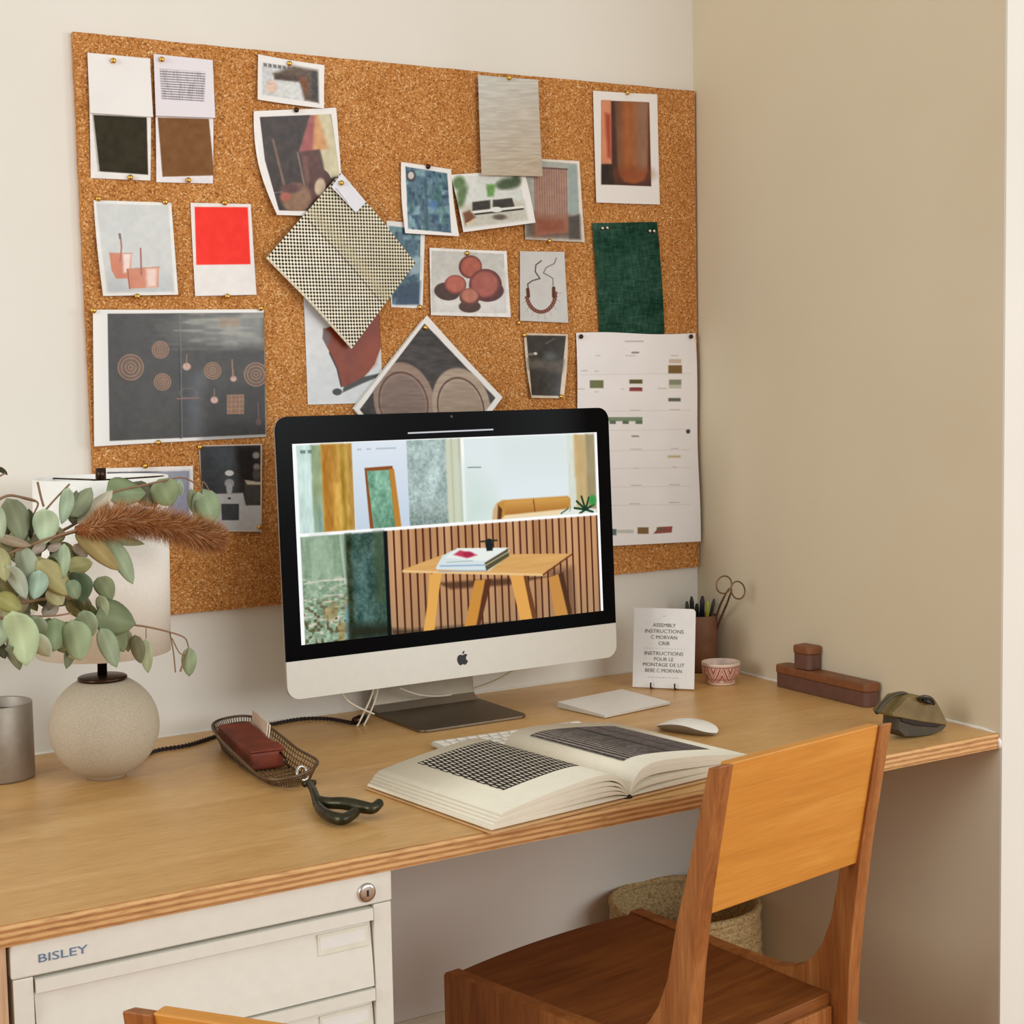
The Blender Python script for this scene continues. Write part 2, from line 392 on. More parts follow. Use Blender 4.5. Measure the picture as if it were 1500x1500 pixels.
# ------------------------------------------------------------------ drawer cabinet
cab = thing('drawer_cabinet', 'cream metal filing cabinet with wide shallow drawers under the left end of the desk', 'cabinet', (-1.341, -0.49, 0))
def cb(mb): mb.v = [(x+1.341, y+0.49, z) for x, y, z in mb.v]; return mb
X0, X1, YF = -1.576, -1.1065, -0.785
mb = MB()
mb.box(X0+0.002, X0+0.024, YF+0.001, -0.18, 0.0, 0.674); mb.box(X1-0.026, X1-0.0015, YF+0.001, -0.18, 0.0, 0.674)
mb.box(X0+0.024, X1-0.026, -0.20, -0.18, 0.0, 0.674); mb.box(X0+0.024, X1-0.026, YF+0.02, -0.2, 0.0, 0.04)
mb.box(X0+0.024, X1-0.026, YF+0.002, YF+0.02, 0.0, 0.046)
cb(mb).build('body', M['cab'], cab, bev=0.0012)
cb(MB().box(X0, X1, YF, -0.178, 0.6745, 0.7145)).build('top_cover', M['cab'], cab, bev=0.003)
cb(MB().box(X0+0.026, X1-0.028, YF+0.03, YF+0.034, 0.045, 0.672)).build('inner_shade_sheet', M['cab_dark'], cab)  # dark sheet stands in for the shade behind the drawer gaps
lk = cb(MB().lathe([(0, 0.0), (0.0085, 0.0), (0.0115, -0.001), (0.0125, -0.003), (0.0125, -0.006)], 28)).build('lock', M['chrome'], cab, smooth=True)
lk.data.transform(Matrix.Translation((-1.1425+1.341, YF+0.49-0.0045, 0.692)) @ Matrix.Rotation(PI/2, 4, 'X') @ Matrix.Translation((-1.341, -0.49, 0)))
for f in (0,):
    kh = MB().box(-0.0012, 0.0012, -0.0006, 0.0, -0.004, 0.004); kh.v = [(x-1.1425+1.341, y+YF+0.49-0.0046, z+0.692) for x, y, z in kh.v]
    kh.build('keyhole', M['black'], lk)
text('BISLEY', 0.0135, M['ink_blue'], cab, Matrix.Translation((-1.519+1.341, YF+0.49-0.0006, 0.6935)) @ Matrix.Rotation(PI/2, 4, 'X'), sx=1.45)
PIT = 0.1035
for k in range(6):
    zt = 0.671-k*PIT; zb_ = zt-PIT+0.003
    dr = MB()
    # front: proud top lip, slanted recess, flush lower part
    pr = [(YF-0.003, zt), (YF-0.003, zt-0.015), (YF+0.001, zt-0.0165), (YF+0.0085, zt-0.018), (YF+0.0065, zt-0.030), (YF+0.0010, zt-0.080), (YF-0.0005, zb_), (YF+0.02, zb_), (YF+0.02, zt)]
    dr.prism(pr, 0, X0+0.026, X1-0.0285)
    d_ = cb(dr).build('drawer', M['cab'], cab)
    hd = MB().prism([(YF+0.0075, zt-0.0225), (YF+0.0050, zt-0.0485), (YF+0.0028, zt-0.0482), (YF+0.0053, zt-0.0222)], 0, -1.208, -1.139)
    cb(hd).build('label_holder', M['label_paper'], d_, bev=0.0006)
    lb = MB().prism([(YF+0.0052, zt-0.0265), (YF+0.0038, zt-0.0415), (YF+0.0031, zt-0.0414), (YF+0.0045, zt-0.0264)], 0, -1.205, -1.143)
    cb(lb).build('label_card', M['paper_back'], d_)

# ------------------------------------------------------------------ cork board
BY = -0.012
def bp(px, py, Y=BY): return at(px, py, 1, Y)
tl, tr, br, bl0 = bp(107, 46), bp(1017.5, 133), bp(1024, 830.5), bp(400, 887)
# left edge runs straight down from the top corner; bottom edge carried on to the left
dirL = np.array([-1.2325-tl[0], 0, 0.949-tl[2]])
bl = np.array([tl[0]+0.006, BY, 0.949])
n = 40
outl = []
rs = random.Random(3)
cor = [tl, tr, br, bl]
for i in range(4):
    a, b = cor[i], cor[(i+1) % 4]
    for k in range(n):
        p = a+(b-a)*k/n; j = rs.uniform(-0.0006, 0.0006)
        sag = 0.0022*math.sin(PI*k/n)*(-1 if i == 0 else 0)
        outl.append((p[0]+(j if i % 2 else 0), p[2]+(j if i % 2 == 0 else 0)+sag))
outl = [(x, z) for x, z in outl]
cx0, cz0 = -0.62, 1.42
mb = MB().prism([(x-cx0, z-cz0) for x, z in outl], 1, BY, -0.0005)
cork = mb.build('cork_board', M['cork']); cork.location = (cx0, 0, cz0)
tag(cork, 'large frameless cork board full of pinned pictures on the wall above the desk', 'pin board')

# ------------------------------------------------------------------ things pinned to the board
def sheet(name, label, cat, quad, painter, lift=0.002, curl=None, mat='print', group=None, paper=(236, 232, 228), res=1.0, base=None):
    """quad: measured corners TL TR BR BL. A thin sheet with its own lift from the cork and curl (metres, function of u, v)."""
    Y = BY-lift
    q = [at(x, y, 1, Y) for x, y in quad]
    w_ = max(math.dist(quad[0], quad[1]), math.dist(quad[3], quad[2])); h_ = max(math.dist(quad[0], quad[3]), math.dist(quad[1], quad[2]))
    nu, nv = max(8, int(w_*res)), max(8, int(h_*res))
    u, v = np.meshgrid(np.linspace(0, 1, nu+1), np.linspace(0, 1, nv+1)); u, v = u[..., None], v[..., None]
    P = q[0]*(1-u)*(1-v)+q[1]*u*(1-v)+q[2]*u*v+q[3]*(1-u)*v
    if curl is not None:
        cv = curl(u[..., 0], v[..., 0])
        if isinstance(cv, tuple): dy, dx, dz = cv; P[..., 0] += dx; P[..., 2] += dz
        else: dy = cv
        P[..., 1] -= dy
    cen = P.reshape(-1, 3).mean(0)
    o = colored_grid(name, P, nu, nv, painter, M[mat], None, base or paper, thick=0.0003)
    me = o.data; me.transform(Matrix.Translation(-Vector(cen))); o.location = cen
    if label: tag(o, label, cat, group)
    return o
def bow(a, b=0.0):   # corners lift by a at the bottom, b at the sides
    return lambda u, v: a*v**2+b*(2*u-1)**2
PINS = []
def pin(x, y, lift, label, big=False): PINS.append((x, y, lift, label))

W_ = (236, 232, 228)
# 1, 2: sample cards
def p1(k):
    k.poly([(136, 168), (215, 172), (217, 256), (145, 251)], (50, 44, 28)).poly([(134.5, 166), (136.5, 166), (146, 251), (143, 252)], (190, 186, 178))
    k.mott(5, 9, 9, 1)
    k.line([(134, 165.5), (222, 171)], 1.0, (206, 202, 196))
sheet('sample_card', 'white folded sample card with a black olive colour swatch, top left corner of board', 'sample card',
      [(128, 77), (219.5, 86), (220, 265), (133, 261)], p1, curl=lambda u, v: 0.004*(np.abs(v-0.5)*2)**1.5*0+0.003*np.sin(v*PI)+0.002*u, mat='matte_print')
def p1b(k): k.mott(2, 30, 30, 2)
fl = sheet('cover_flap', None, None, [(128, 77), (219.5, 86), (223.5, 172), (131.5, 166)], p1b, lift=0.0058, curl=lambda u, v: 0.003*v, mat='matte_print')
def p2(k):
    k.poly([(231, 172), (306, 174), (314, 257), (238, 259)], (124, 84, 48))
    k.mott(5, 8, 8, 3); k.line([(228, 170), (314, 174)], 1.0, (198, 192, 190))
sheet('sample_card', 'folded sample card with a brown colour swatch and a block of grey text', 'sample card',
      [(225, 79), (311.5, 88), (312, 269), (229, 267)], p2, curl=lambda u, v: 0.003*np.sin(v*PI), mat='matte_print', paper=(236, 230, 232))
def p2b(k):
    m_ = k.mask([(234, 101), (301, 106), (299, 149), (237, 145)], 1.2)
    k.stripes(k.Y-0.06*(k.X-234), 3.6, 0.5, (150, 142, 148), m_); k.c = k.c-(np.clip(k.noise(1.6, 9, 5)-0.4, 0, 1)*60*m_)[:, None]
fl2 = sheet('cover_flap', None, None, [(225, 79), (311.5, 88), (314.5, 173), (227.5, 170)], p2b, lift=0.0055, curl=lambda u, v: 0.003*v, mat='matte_print', paper=(230, 224, 228), res=1.6)
for a, b in ((fl, 'sample_card'), (fl2, 'sample_card.001')):
    p_ = bpy.data.objects[b]; a.parent = p_; a.matrix_parent_inverse = Matrix.Translation(-p_.location)
pin(166, 89, .009, 'brass pin in the blank flap of the black swatch card'); pin(237, 87, .009, 'brass pin in the text flap of the brown swatch card')
pin(191, 260, .006, 'brass pin below the black colour swatch'); pin(276, 264, .006, 'brass pin below the brown colour swatch')

# 3 small shop interior
def p3(k):
    k.poly([(384, 91), (465, 103), (466, 151), (384, 139)], (206, 208, 208))
    for i in range(8): k.poly([(386+i*7, 92+i), (391+i*7, 93+i), (391+i*7, 98+i), (386+i*7, 97+i)], (90, 84, 82), a=0.8)
    k.poly([(430, 97), (465, 103), (466, 151), (446, 147), (440, 118), (405, 114), (400, 108)], (96, 76, 60), 3)
    k.poly([(402, 108), (440, 112), (438, 120), (402, 116)], (74, 56, 44), 2); k.poly([(436, 112), (452, 116), (448, 140)], (120, 70, 36), 2)
    k.poly([(456, 104), (465, 106), (466, 150), (458, 146)], (60, 58, 58), 2)
    k.ell(398, 127, 8, 9, (222, 190, 168), soft=3); k.poly([(408, 120), (436, 124), (444, 146), (404, 140)], (214, 216, 212), 3); k.mott(12, 4, 3, 8, k.mask([(384, 91), (465, 103), (466, 151), (384, 139)]))
    k.poly([(384, 139), (466, 151), (467, 158), (383, 146)], W_); 
sheet('photo_print', 'small landscape photo print of a shop interior, topmost centre left', 'photo', [(377, 80), (474, 96), (472, 160), (375, 147)], p3, curl=bow(.004, .004), res=1.4)
pin(424, 93, .004, 'brass pin at the top of the small shop interior photo')
# 4 still life
def p4(k):
    k.poly([(380, 170), (485, 166), (500, 258), (470, 310), (404, 308), (388, 240)], (58, 46, 42))
    k.poly([(455, 166), (485, 166), (499, 258), (478, 262), (470, 225)], (206, 196, 160), 2)
    k.poly([(456, 168), (466, 168), (481, 218), (458, 222), (440, 222)], (206, 150, 96), 3); k.poly([(455, 168), (461, 170), (458, 222), (439, 222)], (160, 84, 84), 2.5)
    k.poly([(439, 222), (468, 219), (473, 262), (455, 302), (448, 250)], (88, 52, 46), 1.5); k.poly([(442, 230), (450, 228), (456, 290), (450, 296)], (130, 84, 70), 2, .6)
    k.ring(469, 273, 13, 19, 8, (82, 44, 36), 0.1); k.ell(469, 274, 8, 13, (206, 182, 152), 0.1, 1.5)
    k.line([(400, 205), (416, 270)], 3, (150, 116, 96), .8, 1.5); k.line([(436, 224), (446, 272)], 2.5, (150, 124, 110), .8, 1)
    k.ell(434, 290, 22, 22, (140, 104, 78), 0, 3); k.ell(426, 276, 16, 7, (92, 58, 54), -.1, 2); k.ell(418, 288, 8, 6, (176, 96, 80), 0, 2); k.line([(396, 283), (414, 281)], 1.5, (120, 110, 104))
    k.mott(9, 6, 8, 12)
    k.line([(378, 168), (486, 163.5)], 7, W_); k.line([(376, 168), (384, 235), (406, 313)], 8, W_); k.line([(402, 312), (480, 312)], 6, W_); k.line([(488, 162), (501, 258)], 7, W_)
sheet('photo_print', 'portrait photo print of dark still life with pink lamp and brown vases', 'photo',
      [(371, 163), (492, 158), (504, 318), (402, 316)], p4, lift=.003, curl=lambda u, v: (0.010*(1-u)*v**2+0.002, -0.012*(np.sin(v*PI))*(1-u), 0), res=1.3)
pin(434, 161, .008, 'dark pin at the top of the still life photo')
# red card
def p6(k): k.poly([(285, 303), (363, 303.5), (367, 387), (287.5, 388)], (246, 58, 48)); k.mott(4, 12, 12, 5)
sheet('colour_card', 'white bordered card with a plain bright red square', 'card', [(279, 297), (367.5, 299), (375, 432), (285, 434)], p6, curl=bow(.003, 0), mat='matte_print')
pin(329, 297, .004, 'brass pin at the top of the red card'); pin(333, 434, .007, 'brass pin at the bottom of the red card')
# copper pots
def p7(k):
    k.c[:] = (232, 230, 224)
    k.poly([(141, 298), (247, 301), (255, 427), (158, 428), (148, 360)], (206, 208, 206)); k.grad((200, 380), (200, 428), (206, 208, 206), (188, 192, 194), k.mask([(154, 395), (252, 395), (255, 427), (158, 428)], 3))
    k.poly([(160, 370), (193, 371), (192, 395), (186, 408), (170, 408), (163, 395)], (206, 128, 98)); k.poly([(180, 371), (192, 371), (190, 398), (181, 400)], (238, 216, 208), 2); k.line([(160, 371), (194, 371)], 1.4, (196, 150, 130))
    k.line([(176, 343), (178, 362), (176, 382)], 2.2, (168, 104, 92)); k.line([(175, 343), (176, 349)], 3, (110, 100, 100))
    k.poly([(185, 394), (233, 391), (232, 421), (189, 423)], (208, 134, 104)); k.poly([(214, 393), (230, 393), (229, 420), (215, 421)], (236, 208, 196), 3); k.line([(186, 394), (234, 391)], 1.4, (190, 140, 120)); k.line([(187, 395), (190, 423)], 1.4, (150, 86, 60))
    k.line([(206, 364), (207, 402)], 2.4, (164, 96, 86)); k.mott(4, 8, 8, 4)
sheet('photo_print', 'photo print of two copper pots with handles on pale grey', 'photo', [(137, 293), (251, 297), (260, 432), (150, 434)], p7,
      curl=lambda u, v: (0.008*(1-u)*np.sin(v*PI)**1+0.004*v, -0.004*np.sin(v*PI)*(1-u), 0), res=1.3)
pin(144, 291, .004, 'brass pin at the left top corner of the copper pots photo'); pin(242, 296, .004, 'brass pin at the right top corner of the copper pots photo'); pin(201, 434, .009, 'brass pin under the copper pots photo')
# leather chair photo
def p18(k):
    k.c[:] = (218, 220, 222); k.poly([(446, 520), (560, 520), (562, 588), (452, 590)], (212, 214, 216), 3)
    k.poly([(474, 482), (555, 452), (559, 487), (557.5, 510), (549, 533), (540, 545), (530, 555), (509, 568), (500, 566), (494, 540), (483, 517), (473, 495)], (132, 54, 28)); k.grad((500, 500), (552, 500), (118, 50, 34), (146, 62, 30), k.mask([(500, 490), (559, 487), (549, 533), (510, 566)], 6)*.7)
    k.poly([(474, 480), (486, 488), (480, 510), (472.5, 496)], (112, 88, 86), 1.5); k.line([(483, 517), (494, 540), (500, 566)], 2.4, (60, 44, 40)); k.poly([(503, 568), (532, 552), (556, 547), (552, 553), (530, 562), (502, 575)], (62, 62, 60), 1.2)
    k.ell(494, 574, 7, 5, (54, 60, 58)); k.mott(5, 10, 10, 6)
sheet('photo_print', 'photo print of a red brown leather chair, half hidden under the woven swatch', 'photo', [(445, 436), (555, 450), (562, 590), (451, 593)], p18, lift=.0015, res=1.2)
# plates magazine page(s)
def p19(k):
    k.poly([(621, 473), (726, 583), (624, 716), (527, 600)], (58, 52, 50)); k.mott(14, 14, 5, 9)
    for (cx_, cy_, rx, ry, c1, c2) in ((592, 588, 44, 58, (150, 124, 108), (128, 106, 96)), (676, 596, 42, 58, (172, 152, 132), (160, 138, 118))):
        k.ell(cx_, cy_, rx, ry, c1, -.25, 1.2); k.ring(cx_-1, cy_+2, rx-9, ry-13, 2.0, (84, 54, 42), -.25); k.ell(cx_-1, cy_+4, rx-11, ry-16, c2, -.25, 2)
    k.mott(9, 16, 3, 10)
    for a_, b_ in (((623, 466), (732, 582)), ((732, 582), (624, 722)), ((520, 600), (624, 722)), ((623, 466), (520, 600))): k.line([a_, b_], 8, W_)
sheet('magazine_page', 'tilted square magazine page of two round wooden plates, above the computer', 'magazine page', [(624, 462), (735, 582), (628, 724), (517, 599)], p19, lift=.006, curl=lambda u, v: .004*(2*u-1)**2, res=1.1)
sheet('magazine_page', 'blank page corner peeking out behind the tilted wooden plates page', 'magazine page', [(619, 467), (728, 586), (620, 726), (516, 598)], None, lift=.004, mat='matte_print', res=.3, paper=(226, 220, 208))
pin(623, 480, .010, 'brass pin in the top corner of the tilted wooden plates page')
# blue pictures
def blue(cx_, cy_, pts, seed):
    def f(k):
        k.poly(pts, (74, 106, 124)); m_ = k.mask(pts)
        n1, n2 = k.noise(9, 14, seed), k.noise(5, 6, seed+4)
        k._ap(m_*np.clip((n1-.45)*2.4, 0, .8), (134, 170, 178)); k._ap(m_*np.clip((n2-.55)*2.6, 0, .85), (30, 62, 92)); k._ap(m_*np.clip((k.noise(7, 18, seed+9)-.62)*3, 0, .7), (46, 96, 88))
        k.mott(16, 3, 4, seed, m_)
    return f
def p7b(k):
    blue(0, 0, [(570, 331), (616, 336), (614, 446), (575, 446)], 21)(k)
    k.poly([(600, 378), (617, 376), (616, 400), (600, 404)], (176, 200, 208), 2, .8); k.poly([(585, 420), (616, 412), (614, 446), (580, 446)], (38, 60, 88), 3, .8)
sheet('photo_print', 'photo print in dark and pale blue, half hidden behind the woven swatch', 'photo', [(566, 323), (623, 329), (619, 452), (573, 450)], p7b, lift=.0015, res=1.2)
pin(615, 450, .004, 'brass pin in the corner of the half hidden blue photo')
def p6b(k):
    blue(0, 0, [(594, 244), (655, 254), (661, 341), (598, 335)], 31)(k)
    k.ell(602, 258, 7, 8, (60, 40, 44)); k.ell(602, 257, 4.5, 5.5, (200, 196, 190), 0, 1); k.line([(623, 262), (626, 335)], 3, (34, 60, 74), .7, 2); k.ell(635, 300, 7, 6, (72, 116, 170), 0, 3, .8)
sheet('photo_print', 'curled photo print of blue green painted wall, centre of the board', 'photo', [(587.5, 237), (661, 248), (669, 347), (592, 342)], p6b, lift=.004, curl=lambda u, v: (0.010*v*u+0.004*v*(1-u), -.003*np.sin(v*PI), 0), res=1.4)
pin(627, 244, .006, 'dark pin at the top of the curled blue photo')
# door picture
def p10(k):
    k.poly([(770, 234), (845, 240), (850, 350), (770, 347)], (170, 174, 166)); k.grad((800, 240), (800, 350), (178, 180, 170), (92, 84, 76), k.mask([(770, 310), (848, 318), (850, 350), (770, 347)], 6))
    q = [(782, 243), (831, 247), (832, 340), (784, 345)]; k.poly(q, (172, 132, 112)); m_ = k.mask(q)
    k.stripes(k.X-0.02*k.Y, 3.6, .4, (126, 96, 88), m_*.7); k.stripes(k.Y, 6, .25, (150, 122, 116), m_*.5); k.grad((800, 300), (800, 345), (150, 98, 76), (138, 70, 44), k.mask([(783, 318), (832, 318), (832, 340), (784, 345)], 8))
    k.line([(790, 246), (832, 248)], 2, (96, 70, 62)); k.poly([(832, 240), (845, 241), (848, 315), (833, 312)], (150, 164, 160), 1.5); k.poly([(833, 318), (849, 314), (850, 350), (834, 350)], (74, 66, 60), 2)
    k.mott(6, 6, 6, 7)
sheet('photo_print', 'photo print of a slatted brown door against grey wall, right of the interior photo', 'photo', [(764, 231), (848, 236), (855, 355), (768, 351)], p10, lift=.0015, curl=bow(.002, .002), res=1.4, paper=(226, 216, 204))
pin(805, 353, .005, 'brass pin at the bottom of the slatted door photo')
# interior
def p8(k):
    k.poly([(667, 258), (760, 257), (773, 322), (680, 334)], (216, 220, 214)); k.poly([(675, 300), (768, 294), (773, 322), (680, 334)], (196, 194, 180), 3)
    for (x, y, rx, ry) in ((672, 268, 9, 10), (677, 282, 7, 12), (675, 296, 5, 9)): k.ell(x, y, rx, ry, (92, 118, 72), .4, 3)
    for (x, y, rx, ry) in ((745, 269, 15, 8), (735, 272, 8, 5), (756, 264, 7, 7)): k.ell(x, y, rx, ry, (66, 84, 54), 0, 3)
    k.poly([(712, 270), (726, 270), (723, 288), (714, 288)], (104, 152, 80), 2)
    k.poly([(692, 296), (718, 293), (718, 306), (692, 309)], (50, 44, 38), 1.2); k.poly([(722, 293), (750, 290), (754, 303), (722, 306)], (54, 48, 42), 1.2); k.line([(690, 311), (766, 303)], 3, (232, 232, 224)); k.line([(696, 314), (766, 306)], 2.4, (40, 36, 32))
    k.ell(727, 307, 9, 4, (226, 228, 222)); k.ell(732, 318, 10, 4, (96, 84, 74), 0, 1.5); k.poly([(678, 312), (688, 308), (697, 318), (682, 330)], (120, 74, 48), 2); k.line([(684, 328), (696, 322)], 3, (216, 190, 150)); k.mott(7, 4, 4, 14, k.mask([(667, 258), (760, 257), (773, 322), (680, 334)]))
sheet('photo_print', 'curled photo print of a white room with dark sofa and plants', 'photo', [(660, 256), (768, 249), (780.5, 327), (675, 341)], p8, lift=.006, curl=lambda u, v: (0.010*v**2, .003*np.sin(v*PI), 0), res=1.5)
# linen
def p9(k):
    k.grad((700, 110), (780, 258), (206, 206, 200), (186, 170, 148)); k.mott(9, 16, 2.6, 17); k.mott(5, 30, 1.6, 19)
    k.line([(752, 248), (765, 240), (790, 232)], 1.2, (212, 200, 178), .7)
sheet('fabric_swatch', 'pale grey crinkled linen swatch hanging from the top edge of the board', 'fabric swatch', [(700, 110), (788, 117), (793, 259), (703.5, 257)], p9, lift=.010, curl=bow(.004, .001), mat='fabric_print', res=1.3)
pin(746, 114, .012, 'brass pin at the top of the pale linen swatch')
# copper cylinder
def p11(k):
    k.poly([(881, 147), (951, 150), (954, 273), (881, 270)], (74, 44, 38)); m_ = k.mask([(881, 147), (951, 150), (954, 273), (881, 270)])
    k.grad((900, 200), (918, 200), (104, 74, 60), (166, 96, 50), m_*k.mask([(900, 147), (950, 150), (949, 250), (943, 264), (930, 269), (914, 266), (905, 252)], 2)); k.grad((922, 200), (948, 200), (160, 92, 46), (140, 116, 104), m_*k.mask([(920, 147), (947, 150), (946, 250), (922, 258)], 3))
    k.poly([(881, 147), (895, 147), (896, 240), (881, 240)], (214, 140, 104), 1.2); k.poly([(886, 165), (894, 168), (895, 232), (890, 230)], (168, 70, 50), 2.5); k.poly([(881, 242), (897, 242), (900, 270), (881, 270)], (40, 32, 28), 1.5)
    k.ell(928, 255, 26, 12, (140, 66, 36), 0, 6, .6); k.mott(5, 6, 14, 3, m_)
sheet('photo_print', 'white framed photo print of a copper cylinder, right edge of the board', 'photo', [(868, 133), (962, 138.5), (965, 300), (872, 297)], p11, curl=bow(.002, .002), res=1.3)
pin(919, 136, .004, 'brass pin at the top of the copper cylinder photo')
# round boxes
def p14(k):
    k.poly([(632, 367), (738, 372), (742, 459), (632, 457)], (196, 194, 188)); k.grad((690, 400), (690, 460), (202, 200, 194), (226, 224, 222), k.mask([(632, 400), (740, 400), (742, 459), (632, 457)], 12))
    k.ell(655, 427, 19, 13, (70, 46, 42), .15); k.ell(716, 427, 22, 15, (78, 34, 32), -.1); k.ell(688, 449, 16, 9, (74, 48, 42))
    k.ell(689, 391, 17, 17, (98, 40, 34)); k.ell(690, 391, 14.5, 14.5, (172, 88, 66), 0, 2)
    k.ell(711, 417, 24, 23, (92, 34, 32)); k.ell(710, 416, 20, 19, (166, 88, 74), 0, 2.5); k.ell(667, 417, 16, 14, (110, 50, 42)); k.ell(667, 416, 14, 12.5, (182, 98, 80), 0, 2)
    k.ell(688, 435, 15, 13, (94, 46, 38)); k.ell(688, 433, 12.5, 10.5, (184, 112, 92), 0, 2); k.mott(7, 6, 6, 5)
sheet('photo_print', 'photo print of four round red brown lidded boxes', 'photo', [(628, 363), (741, 368), (746.5, 465), (629.5, 462)], p14, curl=bow(.002, .003), res=1.3)
pin(684, 371, .004, 'brass pin at the top of the round boxes photo')
# necklace
def p15(k):
    k.c[:] = (206, 205, 202); k.mott(3, 10, 10, 5)
    k.line([(793, 382), (785, 388), (784, 398), (791, 408), (780, 411), (773, 416), (774, 424)], 1.5, (60, 52, 50)); k.line([(815, 378), (812, 386), (800, 392), (796, 400), (804, 404), (810, 408), (810, 418)], 1.2, (96, 90, 86))
    import math as _m
    for i in range(18):
        a = _m.radians(15+i*(150+0)/17*1.12-2); x, y = 792.5-21*_m.cos(a), 430+27*_m.sin(a); k.ell(x, y, 3.1, 2.6, (110, 56, 46)); k.ell(x, y, 1, 1, (190, 160, 146), a=.8)
        if i % 2: k.line([(792.5-25*_m.cos(a), 430+31*_m.sin(a)), (792.5-30*_m.cos(a), 430+38*_m.sin(a))], .9, (176, 148, 144), .7)
    k.line([(773, 424), (774, 434)], 5, (96, 54, 46)); k.line([(811, 422), (811, 434)], 5, (96, 54, 46))
sheet('photo_print', 'small pale card with a beaded brown necklace', 'photo', [(761, 368), (826, 369), (831, 473), (760.5, 470)], p15, curl=bow(.002, .002), mat='matte_print', res=1.7)
pin(760, 473, .004, 'brass pin at the left bottom corner of the necklace card')
# green fabric
def p16(k):
    k.c[:] = (36, 70, 56); k.mott(10, 2.2, 9, 3); k.mott(10, 9, 2.2, 9); k.mott(10, 30, 30, 11)
sheet('fabric_swatch', 'dark green woven linen swatch on the right side of the board', 'fabric swatch', [(867, 327), (963, 325), (974, 489), (878, 491)], p16, lift=.003, curl=lambda u, v: .003*np.sin(v*PI)+.001*np.cos(u*9), mat='fabric_print', res=1.3)
for i_, (x, y) in enumerate(((882, 334.5), (889, 334), (951.5, 338.5), (957.5, 338.5))): PINS.append((x, y, .005, 'silver pin in the %s of the dark green linen swatch' % ['left top corner, outer one,', 'left top corner, inner one,', 'right top corner, inner one,', 'right top corner, outer one,'][i_]))
# small dark photo
def p20(k):
    k.poly([(771, 491), (829, 492), (820, 580), (779, 579)], (52, 48, 44)); k.poly([(773, 526), (826, 528), (823, 545), (775, 540)], (92, 86, 78), 4); k.ell(784, 518, 3, 2, (220, 218, 206)); k.ell(806, 523, 9, 7, (84, 90, 86), 0, 4); k.line([(800, 503), (812, 496)], 2, (110, 108, 96), .8)
    k.ell(778, 519, 5, 2, (120, 116, 104)); k.mott(8, 6, 6, 8)
sheet('photo_print', 'small dark landscape photo print curling at its sides, left of the calendar', 'photo', [(767, 488), (831.5, 489.5), (823, 583.5), (776, 583)], p20, lift=.003,
      curl=lambda u, v: (0.006*(2*u-1)**2*v+.001, .003*np.sin(v*PI)*(2*u-1), 0), res=1.5, paper=(214, 198, 178))
pin(768, 491, .004, 'brass pin at the left top corner of the small dark photo'); pin(822, 581, .009, 'brass pin at the right bottom corner of the small dark photo')
# calendar
def p21(k):
    k.c[:] = (240, 236, 236)
    def blk(x0, y0, x1, y1, c): k.poly([(x0, y0), (x1, y0), (x1, y1), (x0, y1)], c, .8)
    k.line([(916, 500), (942, 500)], 1.6, (150, 146, 142), .7); k.line([(926, 516.5), (935, 516.5)], 2.6, (120, 116, 114), .8); k.line([(926, 639), (935, 639)], 2.4, (130, 126, 124), .8)
    for (x, y, w_) in ((876, 521, 6), (924, 521, 14), (988, 521, 10), (856, 543, 8), (874, 544, 5), (850, 570, 12), (970, 569, 12), (874, 574, 5), (912, 570, 3), (931, 601, 14), (988, 600, 14), (932, 658, 16), (988, 657, 10), (932, 686, 6), (988, 684, 4), (932, 711, 14), (988, 710, 14), (930, 738, 14), (988, 736, 14)):
        k.line([(x-w_/2, y), (x+w_/2, y)], 1.1, (176, 168, 164), .8)
    for y in (546, 600, 628, 658, 684, 711, 738): k.line([(850, y+3), (1012, y+1)], .5, (204, 198, 194), .8)
    blk(864, 557, 884, 568.5, (116, 122, 84)); blk(922, 556, 941, 562, (98, 92, 56)); blk(922, 568, 941, 573, (150, 70, 66)); blk(924, 567.6, 939, 569, (96, 60, 56))
    blk(980, 526, 998, 532, (206, 190, 172)); blk(979, 535, 999, 547, (128, 102, 62)); blk(980, 556, 998, 564, (140, 148, 124)); blk(980, 564, 998, 569, (196, 196, 178)); blk(979, 583, 997, 588, (104, 106, 98))
    blk(888, 611, 941, 617, (128, 146, 122)); blk(893, 616, 902, 621, (96, 112, 92)); blk(912, 616, 921, 621, (96, 112, 92)); blk(931, 616, 941, 621, (100, 120, 92)); blk(978, 667, 997, 670.5, (204, 190, 150))
    blk(894, 775, 903, 784, (94, 110, 104)); blk(903, 776, 928, 781, (196, 200, 190)); blk(934, 772.5, 950, 782, (130, 104, 66)); k.poly([(957, 782), (965, 772), (985, 771), (984, 780)], (150, 82, 78)); blk(962, 772.5, 972, 777, (110, 100, 80))
    k.ell(1008, 632, 3, 3.2, (70, 66, 74), 0, .8); k.mott(2, 30, 30, 4)
sheet('wall_calendar', 'tall white printed year planner sheet with small coloured blocks at the right of the board', 'calendar', [(844, 487.5), (1019, 489), (1025, 793), (848, 802)], p21, lift=.0045,
      curl=lambda u, v: (0.002*np.sin(v*9)+.003*v, 0, .0016*np.sin(u*7)*(1-v)), mat='matte_print', res=1.3)
pin(851, 493, .008, 'dark pin at the left top corner of the calendar'); pin(1012, 493, .008, 'dark pin at the right top corner of the calendar')
